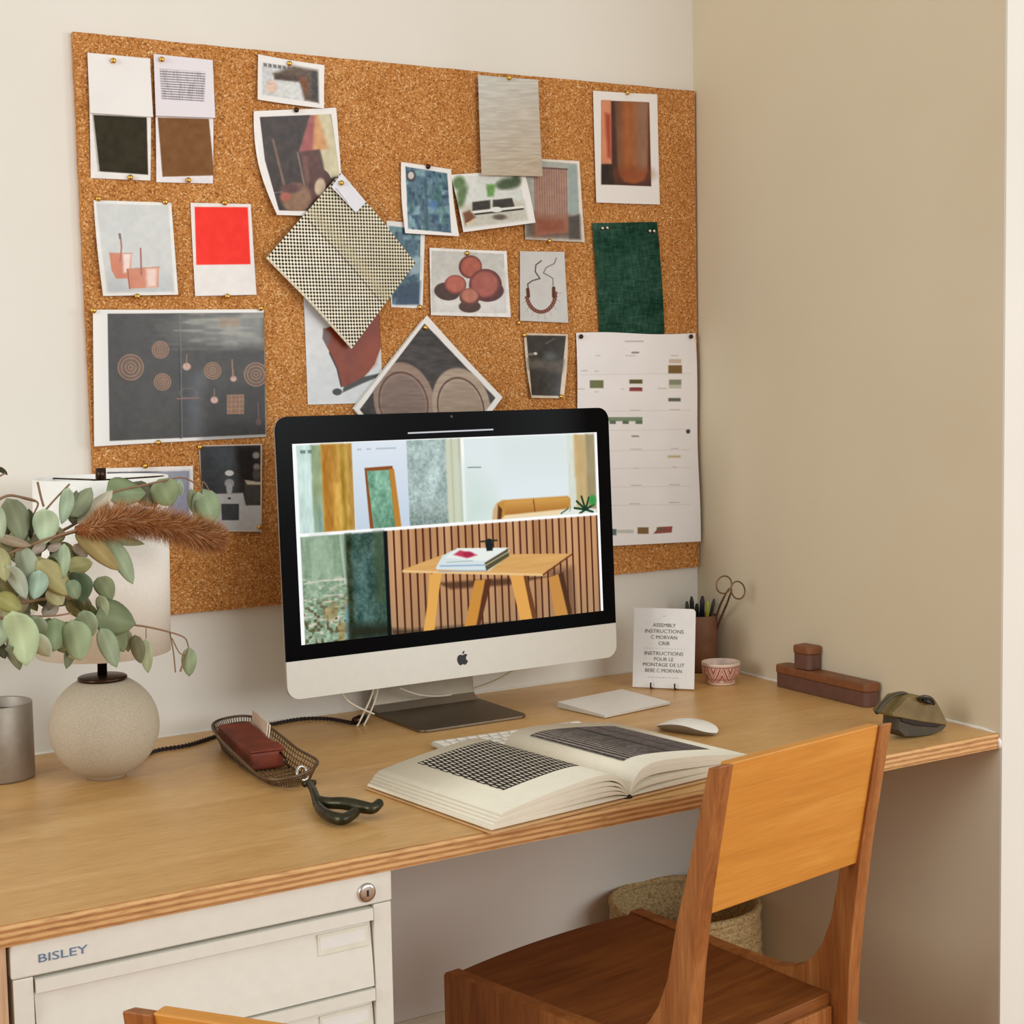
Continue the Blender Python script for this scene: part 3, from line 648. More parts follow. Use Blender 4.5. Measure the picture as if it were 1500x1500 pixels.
# big magazine spread
def p17(k):
    k.c[:] = (234, 232, 228); q = [(157.5, 459.5), (387, 458), (389, 636), (160.5, 646)]; k.poly(q, (66, 64, 62)); m_ = k.mask(q)
    k.grad((262, 500), (330, 470), (88, 88, 86), (132, 134, 130), m_*k.mask([(262, 459), (388, 458), (388, 508), (258, 506), (230, 480)], 8)); k._ap(m_*np.clip((k.noise(26, 4, 3)-.5)*2, 0, .5)*np.clip((520-k.Y)/30, 0, 1)*np.clip((k.X-215)/40, 0, 1), (176, 174, 164))  # light band in the upper right is sheen painted into the page
    k.grad((264, 560), (300, 560), (52, 54, 58), (104, 108, 114), m_*k.mask([(266, 545), (298, 545), (298, 640), (268, 640)], 9)*.8); k.poly([(300, 580), (389, 560), (389, 636), (300, 640)], (44, 42, 42), 14, .7); k.line([(264, 462), (267, 642)], 1.4, (116, 118, 118), .8); k.line([(262.5, 510), (264.5, 642)], 2, (34, 34, 34), .6)
    cp = (164, 124, 96)
    for (x, y, r1) in ((191.5, 538, 18.5), (235, 512.5, 12), (238, 559.5, 12), (311.5, 543, 12), (375, 548.5, 17)):
        k.ell(x, y, r1, r1, (112, 88, 74), 0, 1, .75)
        for f_ in (1.0, .72, .42, .18): k.ring(x, y, r1*f_, r1*f_, 1.3, cp)
    for (x, y, r1) in ((273.5, 537, 6), (314, 586, 5.5), (342, 555, 4.5)): k.ell(x, y, r1, r1*.9, (196, 162, 150), 0, 1.2); k.line([(x, y-r1*3), (x, y)], 1, cp)
    k.line([(340, 527), (341, 552)], 1.6, cp); k.line([(260, 584), (291, 583)], 1.6, (150, 104, 92)); k.ring(276, 576, 13, 7, 1.2, (120, 96, 84), a=.6)
    k.poly([(333, 579), (357, 578), (356.5, 606), (333, 606)], (128, 96, 72)); [k.line([(333, 579+6.8*i), (357, 578+6.8*i)], 1, cp) for i in range(5)]; [k.line([(333+6*i, 579), (333+6*i, 606)], .9, cp) for i in range(5)]
    k.poly([(322, 466), (350, 466), (350, 478), (322, 478)], (160, 126, 96), 2, .5); k.line([(378, 590), (379, 620)], 1.4, (118, 84, 76)); k.ell(379, 618, 4, 5, (96, 70, 66), 0, 1); k.mott(5, 8, 8, 6, m_)
sheet('magazine_spread', 'wide dark magazine spread of copper sieves and ladles, left side of the board', 'magazine page', [(134, 454), (386, 453), (390, 640), (136, 654)], p17, lift=.002,
      curl=lambda u, v: 0.007*np.exp(-((u-.02)/.12)**2)+.002*np.abs(u-.5)+0.0*v, res=1.1)
pin(382, 451.5, .006, 'brass pin at the right top corner of the dark magazine spread'); pin(232, 648.5, .006, 'brass pin under the dark magazine spread'); pin(137, 455, .012, 'brass pin at the left top corner of the dark magazine spread')
# bottom left print
def p22(k):
    k.poly([(157, 692), (277, 690), (277, 776), (157, 776)], (136, 138, 156)); k.poly([(157, 692), (215, 690.5), (236, 691), (200, 695), (157, 699)], (52, 44, 62), 1); k.grad((180, 700), (280, 740), (206, 206, 204), (120, 124, 150), k.mask([(180, 694), (277, 690), (277, 776), (157, 776), (157, 702)], 4)*.8); k.mott(8, 10, 10, 3)
    k.line([(270, 692), (270, 760)], 5, (150, 150, 168), .6, 2)
sheet('photo_print', 'photo print in grey and lilac behind the lamp shade and leaves', 'photo', [(152, 686), (283, 682.5), (284, 782), (152, 784)], p22, lift=.002, res=1.1)
pin(213, 682.5, .005, 'brass pin at the top of the grey and lilac photo')
# dark lamp photo
def p23(k):
    k.c[:] = (60, 60, 62); k.grad((300, 700), (335, 690), (44, 46, 50), (78, 86, 92), k.mask([(296, 655), (345, 655), (345, 722), (296, 722)], 6)); k.poly([(345, 652), (381, 652), (381, 715), (355, 718)], (36, 34, 34), 5)
    k.poly([(300, 724), (356, 722), (360, 740), (383, 740), (383, 778), (300, 778)], (196, 198, 200), 1); k.poly([(357, 706), (382, 706), (381, 739), (362, 740)], (72, 70, 66), 1.5); k.poly([(358, 703), (382, 706), (382, 710), (362, 710)], (200, 188, 170), 1)
    k.poly([(324, 738), (350, 738), (350, 762), (325, 762)], (66, 70, 74)); k.ell(336, 693, 6.5, 4.2, (226, 228, 226)); k.ell(336, 708, 7, 6.5, (168, 170, 172), 0, 1); k.ell(336, 716, 4.5, 9, (184, 186, 188), 0, 1); k.ell(336, 730, 2.2, 1.6, (50, 50, 52))
    k.ell(375, 667, 5, 5, (150, 146, 142), 0, 1.5); k.ell(376, 684, 5, 5, (140, 128, 122), 0, 1.5); k.ell(376, 696, 6, 9, (84, 78, 76), 0, 2); k.mott(5, 6, 6, 2)
    k.line([(292, 653), (383, 651)], 2.2, (214, 196, 176)); k.line([(292, 653), (296, 778)], 2, (206, 190, 172)); k.line([(383, 651), (382.5, 779)], 2.4, (214, 196, 176)); k.line([(296, 778), (383, 778)], 2, (220, 206, 190))
sheet('photo_print', 'dark photo print of a white lamp figure on a pale cabinet, left of the computer', 'photo', [(290.5, 652.5), (384, 650), (383, 780), (300, 778)], p23, lift=.002, curl=bow(.002, .001), res=1.5)
pin(293, 655, .005, 'brass pin at the left top corner of the dark lamp figure photo'); pin(380, 772, .006, 'brass pin at the right bottom corner of the dark lamp figure photo')
# woven swatch
def p5(k):
    k.c[:] = (240, 233, 212); a_, b_ = k.u, k.v
    nn = 50
    du = np.abs(((a_*nn) % 1)-.5)*2; dv = np.abs(((b_*nn*1.02) % 1)-.5)*2
    par = ((np.floor(a_*nn)+np.floor(b_*nn*1.02)) % 2)
    k._ap(np.clip((np.minimum(1-du, 1-dv)+.02)*4, 0, 1)*(par > .5), (44, 36, 28))
    k._ap(np.clip((a_-.52)*30, 0, 1)*.16, (170, 164, 122)); k._ap(np.clip(1-np.abs(a_-.57)/.07, 0, 1)*.42, (200, 190, 150)); k._ap(np.clip(1-np.abs(a_-.5)/.012, 0, 1)*.35, (90, 80, 60)); k.mott(6, 12, 12, 3)
    k._ap((a_ < .025)*.8, (226, 216, 192))
sw = sheet('fabric_swatch', 'large diamond hung black and cream checked woven swatch in the centre', 'fabric swatch', [(391, 378), (500, 253), (610, 385), (516, 511)], p5, lift=.019,
      curl=lambda u, v: .006*np.abs(v-.5)*0+.003*np.cos((v-.5)*6), mat='fabric_print', res=2.3)
def plab(k): k.line([(487, 279), (519, 312)], .0, W_); k.line([(492, 276), (509, 297)], 1.1, (150, 146, 140), .9); k.mott(2, 9, 9, 3)
lb = sheet('label', None, None, [(485.5, 274), (500.5, 253.5), (536.5, 296), (521.5, 311.5)], plab, lift=.0235, mat='matte_print', res=1.6, paper=(228, 230, 236))
lb.parent = sw; lb.matrix_parent_inverse = Matrix.Translation(-sw.location); lb['label'] = 'white paper label with a thin grey line'
pin(500, 268, .026, 'pin through the white label of the checked woven swatch')

pm = MB().lathe([(0, -0.0042), (0.0022, -0.0040), (0.0040, -0.0028), (0.0046, -0.0012), (0.0044, 0.0), (0.0007, 0.0004), (0.0006, 0.013), (0, 0.014)], 14)
pm.v = [(x, z, y) for x, y, z in pm.v]
pme = None
for i, (x, y, lift, lab) in enumerate(PINS):
    p_ = at(x, y, 1, BY-lift)
    t_ = bpy.data.objects.new('push_pin', None) if False else None
    silver = 'silver' in lab or 'dark pin' in lab
    if pme is None:
        o = pm.build('push_pin', M['brass'], smooth=True); pme = o.data; pdk = pme.copy(); pdk.materials.clear(); pdk.materials.append(M['chrome'])
        pd2 = pme.copy(); pd2.materials.clear(); pd2.materials.append(M['bronze'])
    else:
        o = bpy.data.objects.new('push_pin', pd2 if 'dark pin' in lab else (pdk if silver else pme)); C.objects.link(o)
    o.location = p_; s_ = 0.8 if 'silver' in lab else 1.0; o.scale = (s_, 1, s_)
    tag(o, lab, 'pin', 'pins in the cork board')
# ------------------------------------------------------------------ all-in-one computer
MO = Vector((-0.6768, -0.2116, 0.8213)); YA, TI = math.radians(0.8), math.radians(2.24)
root = thing('desktop_computer', 'silver all-in-one desktop computer with black bezel showing furniture pictures, centre of the desk', 'computer', (-0.66, -0.13, 0.74))
MM = Matrix.Translation(MO) @ Matrix.Rotation(YA, 4, 'Z') @ Matrix.Rotation(-TI, 4, 'X')
RL = Matrix.Translation((0.66, 0.13, -0.74)) @ MM     # panel frame -> root frame
def rrect(x0, x1, z0, z1, r, n=8):
    out = []
    for cx_, cz_, a0 in ((x1-r, z0+r, -90), (x1-r, z1-r, 0), (x0+r, z1-r, 90), (x0+r, z0+r, 180)):
        for k in range(n+1):
            a = math.radians(a0+90*k/n); out.append((cx_+r*math.cos(a), cz_+r*math.sin(a)))
    return out
def place(o, mat): o.data.transform(mat); o.data.update(); return o
HT = 0.4560
# back shell: bulging dome
pr = rrect(-.3262, .3262, 0.0, HT, .022, 8); cxx, czz = 0, HT/2
mb = MB(); rings = [(1.0, 0.0012), (1.0, .0055), (.97, .010), (.85, .020), (.65, .033), (.4, .044), (.15, .049)]
vs = []; npt = len(pr)
for s_, y_ in rings: vs += [(cxx+(x-cxx)*s_, y_, czz+(z-czz)*s_) for x, z in pr]
fs = [(k*npt+i, k*npt+(i+1) % npt, (k+1)*npt+(i+1) % npt, (k+1)*npt+i) for k in range(len(rings)-1) for i in range(npt)]
fs.append(tuple(range((len(rings)-1)*npt, len(rings)*npt))); fs.append(tuple(range(npt))[::-1])
mb.add(vs, fs); place(mb.build('back_shell', M['alu'], root, True), RL)
CH = 0.0624
chin = MB().prism([p for p in rrect(-.3262, .3262, 0.0, CH+.03, .022, 8)][:9]+[(.3262, CH), (-.3262, CH)]+rrect(-.3262, .3262, 0.0, CH+.03, .022, 8)[27:], 1, -0.0008, 0.003)
place(chin.build('chin', M['alu_chin'], root, bev=.0004), RL)
rr = rrect(-.3262, .3262, CH-.03, HT, .022, 8)
glass = MB().prism([(.3262, CH)]+rr[9:27]+[(-.3262, CH)], 1, -0.0012, 0.003)
place(glass.build('glass_bezel', M['glass_black'], root, bev=.0004), RL)
cm = MB().lathe([(0, 0), (.0022, 0)], 16); cm.v = [(x-.0022, -0.0014, y+.4482) for x, y, z in cm.v]
place(cm.build('camera_lens', plain('lens_glass', (52, 58, 66), .2), root), RL)
bar = MB().prism([(-.0878, .4212), (.080, .4222), (.080, .4248), (-.0878, .4238)], 1, -0.00135, -0.0012)
t = NT('lit_bar', .4); t.b.inputs['Emission Color'].default_value = L4((190, 190, 196)); t.b.inputs['Emission Strength'].default_value = 1; t.color((10, 10, 10))
place(bar.build('address_bar', t.m, root), RL)
# logo
def cat_closed(P, n=6):
    P = [np.array(p, float) for p in P]; o_ = []
    N = len(P)
    for i in range(N):
        p0, p1, p2, p3 = P[i-1], P[i], P[(i+1) % N], P[(i+2) % N]
        for k in range(n):
            t_ = k/n; o_.append(tuple(.5*((2*p1)+(-p0+p2)*t_+(2*p0-5*p1+4*p2-p3)*t_**2+(-p0+3*p1-3*p2+p3)*t_**3)))
    return o_
ap = [(0, .30), (.12, .34), (.27, .37), (.42, .28), (.33, .18), (.29, .05), (.34, -.09), (.45, -.17), (.36, -.34), (.23, -.45), (.10, -.42), (0, -.39), (-.10, -.42), (-.23, -.46), (-.38, -.30), (-.47, -.08), (-.46, .14), (-.34, .31), (-.17, .36)]
lf = [(.0, .40), (.02, .52), (.16, .64), (.17, .52), (.11, .43)]
lg = MB()
for P_ in (cat_closed(ap), cat_closed(lf, 4)): lg.prism([(x*.0225, z*.0225+.0315) for x, z in P_], 1, -0.0013, -0.0008)
place(lg.build('logo', M['black'], root), RL)
# screen
nu, nv = 500, 272
u, v = np.meshgrid(np.linspace(0, 1, nu+1), np.linspace(0, 1, nv+1))
loc = np.stack([-.2985+.597*u, np.full_like(u, -0.0014), .4118-.3245*v], -1).reshape(-1, 3)
MMn = np.array(MM); PW = loc @ MMn[:3, :3].T+MMn[:3, 3]
def scr(k):
    U, V = k.u, k.v     # all measured as fractions of the screen
    k.X, k.Y = U*447, V*244; k.soft = .5
    X, Y = k.X, k.Y
    R = lambda x0, y0, x1, y1, c, s=.6, a=1.0: k.poly([(x0, y0), (x1, y0), (x1, y1), (x0, y1)], c, s, a)
    k.c[:] = (250, 251, 250)
    yb = 109
    R(4, 2, 26, yb, (204, 226, 220)); R(24, 2, 38, yb, (148, 166, 128), 1.5)
    k.grad((30, 60), (36, 109), (150, 166, 128), (136, 168, 160), k.mask([(26, 50), (38, 50), (38, yb), (26, yb)], 4))
    R(37, 2, 79, yb, (198, 156, 66), 1.2); k.grad((40, 0), (78, 0), (170, 112, 36), (206, 170, 92), k.mask([(38, 2), (60, 2), (60, yb), (38, yb)], 2)); R(62, 2, 68, yb, (150, 116, 44), 2, .7); R(52, 50, 62, yb, (222, 176, 84), 3, .7); R(72, 2, 79, yb, (160, 120, 62), 2, .6)
    m_ = k.mask([(4, 2), (79, 2), (79, yb), (4, yb)]); k.mott(14, 4, 14, 40, m_)
    R(79, 1, 155, yb, (212, 224, 236)); k.grad((120, 0), (120, 109), (222, 230, 238), (196, 210, 226), k.mask([(80, 1), (155, 1), (155, yb), (80, yb)]))
    k.poly([(95, 33), (134, 32), (142, yb), (99, yb)], (140, 76, 32)); k.poly([(129, 36), (136, 36), (143, yb), (134, yb)], (188, 128, 50), .8); q = [(98, 37), (129, 37), (134, yb), (104, yb)]; k.poly(q, (124, 172, 146)); m2 = k.mask(q)
    k.mott(22, 7, 9, 50, m2); k.grad((115, 60), (115, 109), (134, 184, 160), (78, 118, 92), m2*.5*np.clip((Y-60)/30, 0, 1)); k.mott(16, 3, 4, 52, m2)
    R(155, 1, 213, yb, (172, 190, 186)); m3 = k.mask([(155, 1), (213, 1), (213, yb), (155, yb)]); k.mott(20, 9, 16, 60, m3); k.grad((180, 60), (180, 109), (176, 192, 188), (112, 128, 122), m3*np.clip((Y-70)/30, 0, 1)*.7); k.mott(18, 3, 3, 62, m3)
    R(211, 1, 234, yb, (204, 208, 184), 1.5); R(218, 1, 221, yb, (180, 186, 158), 1, .7); R(229, 1, 233, yb, (178, 180, 160), 1, .6)
    R(233.5, 0, 238, yb, (250, 251, 248), .5)
    R(238, 2, 400, yb, (222, 232, 232), .6); k.grad((238, 109), (300, 60), (196, 216, 204), (224, 233, 234), k.mask([(238, 40), (300, 40), (300, yb), (238, yb)], 18)); k.grad((330, 20), (330, 100), (218, 228, 226), (226, 234, 240), k.mask([(290, 2), (400, 2), (400, yb), (290, yb)], 10))
    R(398, 2, 412, yb, (214, 220, 208), 1.5); R(410, 2, 432, yb, (198, 172, 124), 1.5); R(428, 2, 443, yb, (160, 146, 112), 2); R(408, 2, 414, 60, (206, 170, 108), 2, .6); k.mott(6, 4, 16, 70, k.mask([(398, 2), (442, 2), (442, yb), (398, yb)]))
    k.line([(243, 39), (262, 39.5)], 1.6, (110, 126, 118), .8)
    k.poly([(278, 96), (283, 88), (292, 84), (294, 109), (276, 109)], (210, 172, 128), 1.2); k.poly([(285, 88), (294, 84), (338, 84), (396, 84), (400, 88), (400, 106), (290, 109)], (196, 140, 64), 1.2); k.poly([(286, 90), (292, 96), (290, 109), (284, 109)], (90, 50, 22), 1.2)
    k.grad((330, 84), (330, 106), (220, 170, 90), (160, 98, 38), k.mask([(296, 86), (340, 85), (396, 86), (396, 104), (296, 105)], 2)*.8); k.line([(341, 86), (343, 105)], 1.6, (120, 66, 26)); k.poly([(296, 104), (400, 101), (400, yb), (290, yb)], (236, 214, 172), 1.2)
    k.poly([(384, 104), (402, 100), (442, 104), (442, yb), (380, yb)], (226, 230, 220), 1.2)
    for a, b in (((424, 104), (410, 92)), ((424, 104), (418, 86)), ((424, 104), (430, 88)), ((424, 104), (406, 101)), ((424, 104), (438, 98)), ((424, 104), (414, 109)), ((424, 104), (436, 108))): k.line([a, b], 3.0, (20, 58, 36))
    k.ell(436, 92, 6, 7, (58, 150, 74), 0, 2); k.line([(384, 107), (396, 101)], 2, (70, 100, 76)); k.line([(398, 105), (400, 100)], 1, (110, 120, 110))
    R(0, 109, 447, 113, (252, 252, 252)); R(443, 0, 447, 244, (252, 252, 252), .5); R(0, 0, 5, 244, (250, 251, 251), .5)
    for (x0, x1, y) in ((10, 17, 10), (20, 25, 10)): R(x0, y-2, x1, y+2, (90, 106, 100), .8, .8)
    for (x0, x1) in ((86, 92), (99, 105), (112, 140)): R(x0, 9, x1, 11, (160, 172, 184), .6, .7)
    # lower picture
    y0, y1 = 113, 245
    R(5, y0, 67, y1, (140, 164, 138)); m4 = k.mask([(5, y0), (66, y0), (66, y1), (5, y1)])
    k.mott(16, 5, 26, 80, m4); R(20, y0, 40, 160, (164, 184, 160), 6, .6); k.mott(26, 4, 3, 82, m4*np.clip((Y-150)/30, .25, 1)); k._ap(m4*np.clip((k.noise(7, 2.4, 84)-.62)*4, 0, 1)*np.clip((Y-160)/10, 0, 1), (208, 204, 186))
    k._ap(m4*np.clip((k.noise(4, 4, 86)-.55)*4, 0, .8)*np.clip((Y-185)/20, 0, 1), (84, 74, 44)); k._ap(m4*np.clip((k.noise(9, 9, 88)-.5)*3, 0, .6)*np.clip((Y-185)/20, 0, 1)*(X > 30), (160, 128, 74)); k.line([(8, 170), (30, 168), (64, 169)], 2, (222, 212, 198), .7); k.line([(58, 114), (62, 170)], 3, (196, 206, 196), .5)
    R(60, 200, 72, y1, (112, 156, 176), 2, .8)
    R(66, y0, 118, y1, (62, 88, 78), 1.5); m5 = k.mask([(66, y0), (118, y0), (118, y1), (66, y1)]); R(64, y0, 72, y1, (44, 54, 32), 2, .8); R(76, 140, 96, 230, (72, 104, 100), 6, .7); k.mott(18, 8, 14, 90, m5); k.mott(14, 3, 3, 92, m5); R(104, y0, 116, 200, (66, 82, 54), 4, .7); k.poly([(64, 225), (150, 232), (150, y1), (64, y1)], (34, 36, 24), 6, .9)
    R(117, y0, 123, y1, (8, 14, 12), .8)
    q = [(123, y0), (443, y0), (443, y1), (123, y1)]; m6 = k.mask(q); R(123, y0, 443, y1, (190, 142, 100)); k.mott(22, 10.4, 400, 94, m6); k.grad((150, 180), (150, 245), (190, 142, 100), (160, 132, 104), m6*np.clip((Y-150)/60, 0, .6))
    k.stripes(X+3, 10.35, .26, (78, 36, 18), m6)
    k.poly([(123, 236), (150, 240), (300, 245), (123, 246)], (40, 32, 22), 3, .7)
    # table
    k.poly([(360, 182), (400, 180), (402, 244), (372, 244)], (84, 58, 44), 5, .55); k.poly([(190, 184), (330, 188), (360, 190), (300, 196), (210, 194)], (60, 34, 22), 2, .7)
    k.poly([(246, 186), (262, 186), (246, 244), (228, 244)], (202, 140, 60)); k.poly([(262, 186), (272, 186), (252, 244), (246, 244)], (90, 50, 28), .8)
    k.poly([(360, 192), (376, 188), (390, 244), (368, 244)], (198, 140, 70)); k.poly([(376, 188), (384, 186), (396, 244), (389, 244)], (80, 48, 30), 1)
    k.poly([(180, 172), (198, 172), (190, 208), (184, 244), (168, 244), (176, 206)], (226, 168, 84)); k.poly([(299, 180), (320, 180), (332, 244), (313, 244)], (224, 164, 84)); k.poly([(320, 182), (326, 184), (340, 244), (332, 244)], (110, 66, 36), .8)
    k.poly([(143, 163), (200, 149), (398, 162), (350, 186), (143, 167)], (214, 164, 98)); k.mott(6, 40, 2, 98, k.mask([(143, 163), (200, 149), (398, 162), (350, 186)])); k.line([(143, 165.5), (350, 187)], 3.2, (232, 192, 134)); k.line([(352, 187), (399, 163)], 2.2, (110, 58, 34))
    # books and plant
    k.poly([(190, 164), (200, 150), (216, 144), (282, 148), (300, 150), (298, 158), (268, 175), (190, 167)], (214, 224, 226)); k.poly([(262, 164), (298, 148), (300, 158), (264, 175)], (84, 78, 50), .8); k.poly([(204, 153), (222, 142), (300, 147), (264, 162)], (232, 236, 230)); k.line([(196, 163), (262, 167)], 2, (150, 176, 204)); k.line([(194, 170), (262, 174)], 1.4, (150, 170, 190)); k.line([(262, 168), (300, 152)], 1.2, (190, 186, 160))
    k.poly([(216, 150), (226, 145), (240, 149), (252, 153), (236, 156), (226, 153)], (190, 60, 84), 1.2); k.ell(238, 151, 8, 3.5, (170, 40, 70), .1, 1); k.line([(206, 159), (244, 160)], 1.2, (150, 178, 160), .8)
    k.poly([(264, 138), (276, 138), (275, 149), (266, 149)], (22, 30, 30), .8); k.line([(258, 136), (282, 136)], 2.2, (26, 40, 34)); k.ell(270, 136, 5, 3, (24, 32, 30))
    R(0, 243.2, 447, 246, (40, 40, 40), .5, .0)
scr_o = colored_grid('screen', PW.reshape(nv+1, nu+1, 3), nu, nv, scr, M['screen'], None)
scr_o.data.transform(Matrix.Translation((0.66, 0.13, -0.74))); scr_o.parent = root; scr_o['label'] = 'lit screen with furniture pictures'
# stand
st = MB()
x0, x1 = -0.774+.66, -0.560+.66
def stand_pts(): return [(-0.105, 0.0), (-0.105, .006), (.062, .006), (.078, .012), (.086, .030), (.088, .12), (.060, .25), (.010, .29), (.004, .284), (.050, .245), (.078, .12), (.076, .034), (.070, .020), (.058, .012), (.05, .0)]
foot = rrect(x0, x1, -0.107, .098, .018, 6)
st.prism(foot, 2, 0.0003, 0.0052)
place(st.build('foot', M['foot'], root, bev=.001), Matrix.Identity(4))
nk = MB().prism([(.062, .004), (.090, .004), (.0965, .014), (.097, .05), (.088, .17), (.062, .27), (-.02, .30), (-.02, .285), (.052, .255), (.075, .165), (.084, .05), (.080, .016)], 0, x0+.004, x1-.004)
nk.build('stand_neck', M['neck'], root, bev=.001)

# ------------------------------------------------------------------ cables
def cable(name, pts, r, mat, label, cat, n=8, twist=False, group=None):
    P = spline(pts, n); c = np.mean(np.array(P), 0); c[2] = min(p[2] for p in P)
    if twist:
        mb = MB(); Q = np.array(P); dd = np.r_[0, np.cumsum(np.linalg.norm(np.diff(Q, axis=0), axis=1))]
        N = int(dd[-1]/.0022); s_ = np.linspace(0, dd[-1], N); X = np.stack([np.interp(s_, dd, Q[:, i]) for i in range(3)], 1)
        for ph in (0, PI):
            T = np.gradient(X, axis=0); T /= np.linalg.norm(T, axis=1)[:, None]; nx = np.cross(T, (0, 0, 1)); nx /= np.linalg.norm(nx, axis=1)[:, None]; ny = np.cross(nx, T)
            a = s_/.0135*2*PI/1.0+ph; Y = X+(nx*np.cos(a)[:, None]+ny*np.sin(a)[:, None])*r*.55-c; mb.tube([tuple(p) for p in Y], r*.62, 6)
    else: mb = MB().tube([tuple(np.array(p)-c) for p in P], r, 8)
    o = mb.build(name, mat, smooth=True); o.location = tuple(c); return tag(o, label, cat, group)
z = .7435
cable('lamp_cord', [(-1.243, -.165, z), (-1.19, -.104, z), (-1.13, -.095, z), (-1.05, -.052, z), (-.955, -.030, z), (-.90, -.022, z), (-.862, -.045, z), (-.845, -.085, z), (-.838, -.108, z)], .0032, M['cord'], 'black twisted lamp cord running along the wall from the round lamp', 'cord', twist=True)
plug = MB().tube([(-.014, 0, .009), (.002, 0, .009), (.022, .004, .008), (.03, .006, .007)], [.007, .008, .006, .004], 10); o = plug.build('cord_switch', M['bronze'], smooth=True); o.location = (-.828, -.112, .7405); o.rotation_euler = (0, 0, .5); tag(o, 'dark brown cord plug lying beside the computer stand', 'plug')
def cab_at(lst): return [tuple(at(x, y, 1, Y_)) for x, y, Y_ in lst]
cable('white_cable', cab_at([(497, 1008, -.14), (508, 1025, -.14), (525, 1036, -.14), (548, 1046, -.13)]), .0016, M['white_cable'], 'thin white cable slanting under the left end of the computer', 'cable')
cable('white_cable', cab_at([(549, 1000, -.115), (544, 1020, -.117), (535, 1040, -.12), (523, 1064, -.123)]), .0017, M['white_cable'], 'left one of two white cables hanging behind the computer stand', 'cable')
cable('white_cable', cab_at([(555, 1000, -.110), (551, 1020, -.112), (543, 1042, -.117), (531, 1066, -.118)]), .0017, M['white_cable'], 'right one of two white cables hanging behind the computer stand', 'cable')
cable('white_cable', cab_at([(585, 1008, -.09), (615, 1018, -.09), (650, 1019, -.06), (690, 1011, -.02), (730, 996, -.008), (765, 975, -.006)]), .0018, M['white_cable'], 'white cable looping behind the computer stand up the wall', 'cable')

# ------------------------------------------------------------------ table lamp
lx, ly = -1.297, -.206
lamp = thing('table_lamp', 'table lamp with round speckled stone base and white drum shade behind the leaves', 'lamp', (lx, ly, .74))
pr = []
for k in range(33):
    a = -PI/2+PI*k/32; x = .0815*math.cos(a); z_ = .078+.0795*math.sin(a)
    if z_ < .004: continue
    if x < .033 and z_ > .1: break
    pr.append((x, z_))
pr = [(0, .0005), (pr[0][0]-.002, .0005)]+pr+[(.032, pr[-1][1]+.0005)]
MB().lathe(pr, 72).build('base', M['ceramic'], lamp, True)
MB().lathe([(0, .1485), (.0345, .1485), (.0365, .150), (.0365, .1535), (.034, .155), (.008, .1565), (0, .1565)], 48).build('base_cap', M['bronze'], lamp, True)
tl_ = .010
MB().tube([(0, 0, .155), (.003, 0, .30), (tl_, 0, .45), (tl_, 0, .452)], .0072, 20).build('stem', M['bronze'], lamp, True)
MB().tube([(tl_, 0, .449), (tl_, 0, .468)], .0078, 20).build('finial', M['bronze'], lamp, True)
sh = MB(); seg = 96
for (ra, rb) in ((.0985, .0985),): sh.lathe([(.0968, .191), (.0985, .190), (.0985, .4545), (.0968, .4545), (.0968, .191)], seg)
sh.v = [(x+tl_*(z_/.45), y, z_) for x, y, z_ in sh.v]; so = sh.build('shade', M['shade'], lamp, True)
sp = MB()
for a in (0, 2.1, 4.2): sp.tube([(tl_, 0, .450), (tl_+.0972*math.cos(a), .0972*math.sin(a), .4515)], .0014, 6)
sp.build('shade_spider', M['bronze'], lamp, True)

# ------------------------------------------------------------------ metal cup at the left
cup = thing('metal_cup', 'brushed steel cylinder cup at the left edge beside the round lamp base', 'cup', (-1.432, -.118, .74))
MB().lathe([(0, .001), (.048, .001), (.0495, .003), (.0495, .1145), (.0485, .116), (.047, .1145), (.047, .006), (0, .006)], 64).build('body', M['steel_cup'], cup, True)
MB().lathe([(0, .098), (.046, .098), (.0465, .099)], 40).build('dark_interior_disc', M['bronze'], cup, True)  # dark disc stands in for the shaded inside of the empty cup

# ------------------------------------------------------------------ wire basket with a leather case
bx = thing('wire_basket', 'long wire basket tray tilted on the desk left of the computer', 'basket', (-1.07, -.26, .74))
# tray frame: A left back, B right back, Cc right front, Dd left front on desk; local coordinates relative to root
P_ = lambda x, y, z: (x+1.07, y+.26, z)
rim = [P_(-1.094, -.115, .036), P_(-1.06, -.088, .038), P_(-1.018, -.094, .036), P_(-1.022, -.20, .033), P_(-1.038, -.33, .031), P_(-1.045, -.425, .030), P_(-1.088, -.452, .022), P_(-1.128, -.425, .018), P_(-1.128, -.33, .026), P_(-1.115, -.2, .034)]
bot = [P_(-1.084, -.128, .003), P_(-1.06, -.11, .003), P_(-1.030, -.115, .003), P_(-1.034, -.21, .003), P_(-1.048, -.33, .003), P_(-1.055, -.415, .003), P_(-1.088, -.437, .003), P_(-1.112, -.41, .003), P_(-1.112, -.32, .003), P_(-1.101, -.2, .003)]
def closed_spl(P, n=5):
    P = [np.array(p) for p in P]; o_ = []; N = len(P)
    for i in range(N):
        p0, p1, p2, p3 = P[i-1], P[i], P[(i+1) % N], P[(i+2) % N]
        for k in range(n):
            t_ = k/n; o_.append(.5*((2*p1)+(-p0+p2)*t_+(2*p0-5*p1+4*p2-p3)*t_**2+(-p0+3*p1-3*p2+p3)*t_**3))
    return o_
R1, R0 = closed_spl(rim), closed_spl(bot)
MB().tube([tuple(p) for p in R1], .0021, 8, closed=True).build('rim_wire', M['wire'], bx, True)
MB().tube([tuple(p) for p in R0], .0016, 8, closed=True).build('base_wire', M['wire'], bx, True)
ws = MB()
for f_ in (.25, .5, .75): ws.tube([tuple(a*f_+b*(1-f_)) for a, b in zip(R1, R0)], .0008, 5, closed=True)
